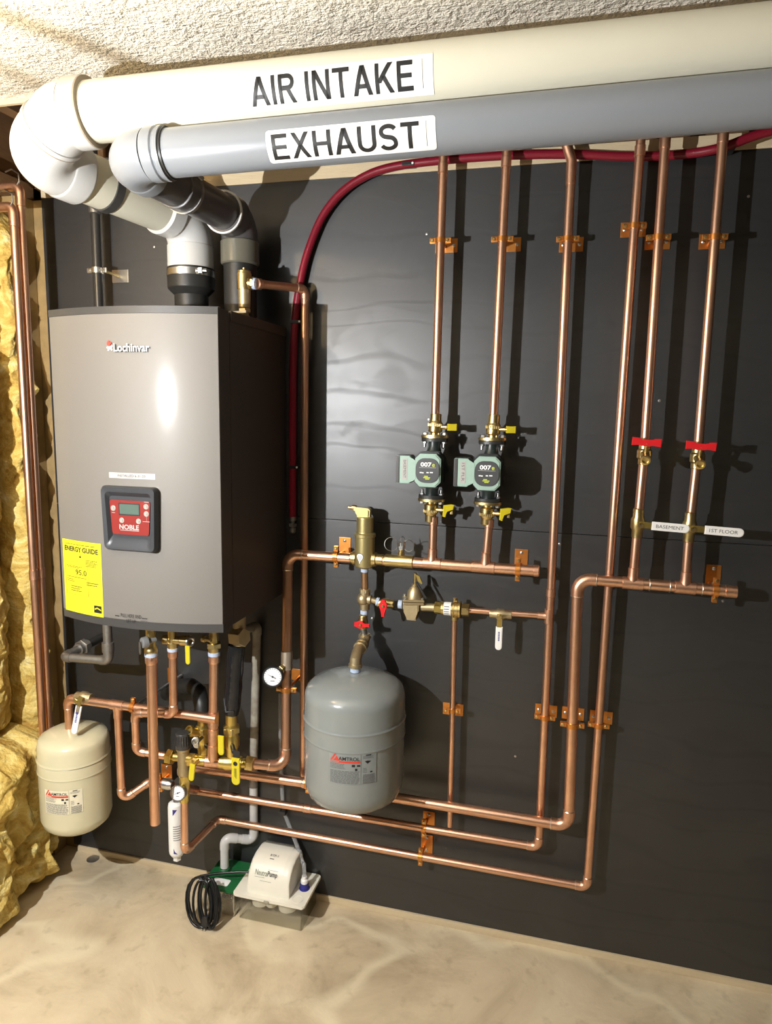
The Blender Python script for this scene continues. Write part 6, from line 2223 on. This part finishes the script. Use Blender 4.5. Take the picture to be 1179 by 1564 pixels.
T.part('clip', box2(B(), ((PX0 + PX1) / 2 - 0.012, PY0 - 0.012, PZ - 0.006), ((PX0 + PX1) / 2 + 0.004, PY0 - 0.004, PZ + 0.001), 0.001), mat('beige_clip', (0.35, 0.32, 0.25), 0.5), None, tray)
for cx_, cr in ((PX0 + 0.062, 0.029), (PX0 + 0.098, 0.020), (PX0 + 0.152, 0.031)):
    T.part('float_cup', lathe(B(), [(cr * 0.75, -0.047), (cr * 0.92, -0.043), (cr, -0.020), (cr, 0)], (cx_, PY0 + 0.044, PZ - 0.005), (0, 0, 1), 24), 'off_white', None, tray)
# cover: rounded, leaning-back hood
cx0, cx1 = PX0 + 0.030, PX0 + 0.168
HZ = at(430, 1300, 0.055).z
hh_ = HZ - PZ
prof2 = [(PY0 + 0.010, 0.0), (PY0 + 0.011, hh_ * 0.22), (PY0 + 0.017, hh_ * 0.50), (PY0 + 0.030, hh_ * 0.74), (PY0 + 0.050, hh_ * 0.91), (PY0 + 0.075, hh_ * 0.985), (PY1 - 0.030, hh_), (PY1 - 0.014, hh_ * 0.97), (PY1 - 0.008, hh_ * 0.85), (PY1 - 0.006, 0.0)]
bm = B()
secs = []
for fx_, sh in ((0.0, 0.90), (0.03, 0.965), (0.07, 0.99), (0.13, 1.0), (0.80, 1.0), (0.815, 0.975), (0.90, 0.965), (0.97, 0.94), (1.0, 0.88)):
    x = cx0 + (cx1 - cx0) * fx_
    ym = (PY0 + PY1) / 2 + 0.01
    secs.append([bm.verts.new((x, ym + (y - ym) * (0.985 if sh < 0.99 else 1.0) * (0.96 if sh < 0.93 else 1), PZ + 0.0045 + z * sh)) for y, z in prof2])
for A, C in zip(secs, secs[1:]):
    for i in range(len(prof2) - 1):
        bm.faces.new((A[i], A[i + 1], C[i + 1], C[i]))
    bm.faces.new((A[-1], A[0], C[0], C[-1]))
bm.faces.new(secs[0])
bm.faces.new(list(reversed(secs[-1])))
cover = T.part('cover', bm, 'off_white', 'rounded cream pump cover', sharp=math.radians(50))
# print on the cover: laid on the sloping front


def hood(u, v, e=0.0012):
    """u across x, v = fraction of profile height travel on the front face"""
    z = v * hh_
    for (y0_, z0_), (y1_, z1_) in zip(prof2, prof2[1:]):
        if z0_ <= z <= z1_ + 1e-9 and z1_ > z0_:
            f_ = (z - z0_) / (z1_ - z0_)
            return V((u, y0_ + (y1_ - y0_) * f_ - e, PZ + 0.0045 + z + e * 0.7))
    return V((u, prof2[5][0], PZ + hh_))


xm0, xm1 = cx0 + 0.024, cx0 + 0.096
bm = text2(B(), 'Neutra', xm0, 0.56, xm0 + 0.039, 0.70)
T.part('lettering', lay(bm, hood, 0, 6), mat('green_grey_ink', (0.16, 0.20, 0.15), 0.6), None, cover)
bm = text2(B(), 'Pump', xm0 + 0.040, 0.53, xm1, 0.70, 0.02)
rect2(bm, xm0, 0.515, xm0 + 0.032, 0.522)
rect2(bm, xm0 + 0.040, 0.725, xm1, 0.731)
rect2(bm, xm0 + 0.018, 0.42, xm0 + 0.055, 0.428)
T.part('lettering', lay(bm, hood, 0, 6), 'grey_ink', None, cover)
bm = text2(B(), 'RTP-1', xm0 + 0.032, 0.0, xm0 + 0.058, 0.006)
rect2(bm, xm0 + 0.034, -0.008, xm0 + 0.048, -0.006)
T.part('lettering', lay(bm, lambda u, v: V((u, PY0 + 0.062 + v * 1.2, PZ + 0.0045 + hh_ * 0.955 + v * 0.35 + 0.0010))), 'grey_ink', None, cover)
bm = B()
for i in range(22):
    x = cx0 + 0.016 + i * 0.0048
    box(bm, (x, PY1 - 0.016, PZ + 0.0045 + hh_ * 0.985), (0.0016, 0.010, 0.004))
T.part('vent_slots', bm, mat('slot_grey', (0.30, 0.28, 0.23), 0.6), None, cover)
cv = V((PX1 - 0.020, PY0 + 0.072, PZ + 0.0045))
T.part('outlet', lathe(B(), [(0.0165, 0), (0.0165, 0.002), (0.013, 0.003), (0.013, 0.018), (0.010, 0.022)], cv, (0, 0, 1), 22), 'blue_ink', 'dark blue check valve', tray)
T.part('outlet', lathe(B(), [(0.0115, 0.020), (0.0115, 0.030), (0.008, 0.034), (0.008, 0.042)], cv, (0, 0, 1), 22), 'white_plastic', None, tray)
T.part('tray_ring', lathe(B(), [(0.017, 0), (0.017, 0.0012), (0.0155, 0.0012), (0.0155, 0.0003), (0, 0.0003)], (PX1 - 0.022, PY0 + 0.020, PZ + 0.0045), (0, 0, 1), 22), 'off_white', None, tray)
# clear discharge tube
ctop = cv + V((0, 0, 0.036))
tp_ = [ctop, ctop + V((-0.004, 0.006, 0.045)), at(463, 1320, 0.05), at(455, 1295, 0.035), at(446, 1272, 0.022), at(438, 1252, 0.014), at(433, 1238, 0.012), at(431, 1215, 0.011), at(429, 1170, 0.011), at(428, 1120, 0.011), at(428, 1060, 0.011)]
sm = []
for i in range(len(tp_) - 1):
    for k_ in range(4):
        sm.append(along(tp_[i], tp_[i + 1], k_ / 4))
sm.append(tp_[-1])
for _ in range(3):
    sm = [sm[0]] + [(sm[i - 1] + sm[i] * 2 + sm[i + 1]) / 4 for i in range(1, len(sm) - 1)] + [sm[-1]]
T = Thing('hose', 'clear plastic discharge tube rising from the condensate pump', 'tube', sm[0])
T.part('tube', tube(B(), sm, 0.0062, 12), 'clear_tube')
q = at(432.5, 1240, 0.014)
T.part('clip', box(B(), q, (0.022, 0.022, 0.012), 0.002), 'black_plastic')

# ---------- coiled black power cord
pts = []
cst = V((cx0 + 0.002, PY0 + 0.045, PZ + 0.045))
start = [cst, cst + V((-0.03, -0.01, 0.016)), V((NX0 + 0.075, NY0 + 0.03, NZ + 0.028)), V((NX0 + 0.035, NY0 + 0.018, NZ + 0.030))]
cc = V((NX0 + 0.046, NY0 - 0.034, NZ * 0.5 + 0.014))
rg = random.Random(12)
loops = []
NL = 6
for i in range(NL * 20):
    t = 2 * PI * i / 20
    lp_ = i // 20
    ph = t + PI * 0.62
    k_ = rg.uniform(-0.001, 0.001)
    a_ = 0.046 - 0.0040 * lp_ + 0.007 * math.sin(lp_ * 2.1)
    h2 = NZ * 0.5 + 0.026 - 0.004 * (lp_ % 3)
    slant = 0.34
    zc_l = cc.z + 0.010 + 0.002 * lp_
    zz_ = zc_l + h2 * math.sin(ph)
    xo = cc.x + a_ * math.cos(ph) + slant * (zc_l - zz_) * 0.55 + (lp_ - 2.5) * 0.010
    yo = cc.y - 0.010 + 0.006 * math.cos(ph * 0.5 + lp_) - 0.006 * (lp_ % 3) - (zc_l - zz_) * 0.35
    loops.append(V((xo, yo, max(zz_, 0.0048 + 0.004 * (lp_ % 3)))))
allp = start + loops
sm = allp
for _ in range(3):
    sm = [sm[0]] + [(sm[i - 1] + sm[i] * 2 + sm[i + 1]) / 4 for i in range(1, len(sm) - 1)] + [sm[-1]]
T = Thing('power_cord', 'coiled black power cord draped over the front of the green lidded box', 'cord', (cc.x, cc.y, 0))
T.part('cord', tube(B(), sm, 0.0041, 10), mat('glossy_black_cord', (0.012, 0.012, 0.012), 0.25))
pg = V((cc.x + 0.010, cc.y - 0.040, 0.030))
pl = T.part('plug', prism(B(), [(-0.009, 0.0), (0.009, 0.0), (0.011, 0.020), (0.006, 0.036), (-0.006, 0.036), (-0.011, 0.020)], pg + V((0, 0.006, -0.012)), (0.98, 0, -0.2), (0.2, 0, 0.98), 0.012, 0.002), 'black_plastic')
for dx in (-0.0045, 0.0045):
    T.part('prong', box(B(), pg + V((dx - 0.004, 0, -0.020)), (0.002, 0.005, 0.016)), 'steel', None, pl)

# ---------- the lamps of the room stand and hang just outside the left edge of the view
lc = V((-1.36, -1.05, 2.06))
T = Thing('lampholder', 'black lampholder hanging from the ceiling beside the left wall', 'lamp', lc + V((0, 0, CEIL - lc.z)))
T.part('socket', lathe(B(), [(0.020, 0.050), (0.022, 0.055), (0.022, 0.105), (0.008, 0.115), (0.004, CEIL - lc.z - 0.001)], lc, (0, 0, 1), 20), 'black_plastic')
wl_ = V((-1.18, -1.66, 1.60))
T = Thing('work_light', 'portable work light on a tripod stand outside the left of the view', 'lamp', (wl_.x, wl_.y - 0.10, 0))
sb = V((wl_.x, wl_.y - 0.10, 0))
T.part('pole', rcyl(B(), sb + V((0, 0, 0.10)), sb + V((0, 0, 1.60)), 0.014), 'black_iron')
for k_ in range(3):
    a_ = PI / 2 + 0.5 + k_ * 2 * PI / 3
    T.part('leg', rcyl(B(), sb + V((0, 0, 0.45)), sb + V((0.33 * math.cos(a_), 0.33 * math.sin(a_), 0.012)), 0.010), 'black_iron')
hd_ = T.part('housing', box(B(), wl_ + V((0, -0.062, 0)), (0.20, 0.06, 0.15), 0.012), 'yellow_plastic')
T.part('reflector', box(B(), wl_ + V((0, -0.030, 0)), (0.17, 0.003, 0.12), 0.001), 'steel', None, hd_)
for (ax_, ay_), (bx_, by_), r__ in (((-1.24, -0.94), (-0.95, -0.455), 0.0028), ((-1.30, -0.64), (-1.232, -0.385), 0.0018)):
    t_ = 0.13
    A_ = wl_ + (V((ax_, ay_, CEIL)) - wl_) * t_
    B_ = wl_ + (V((bx_, by_, CEIL)) - wl_) * t_
    T.part('streak_bar', rcyl(B(), A_, B_, r__, 0.0005, 10), 'steel')  # unseen bars added and aimed to cast the ceiling streaks
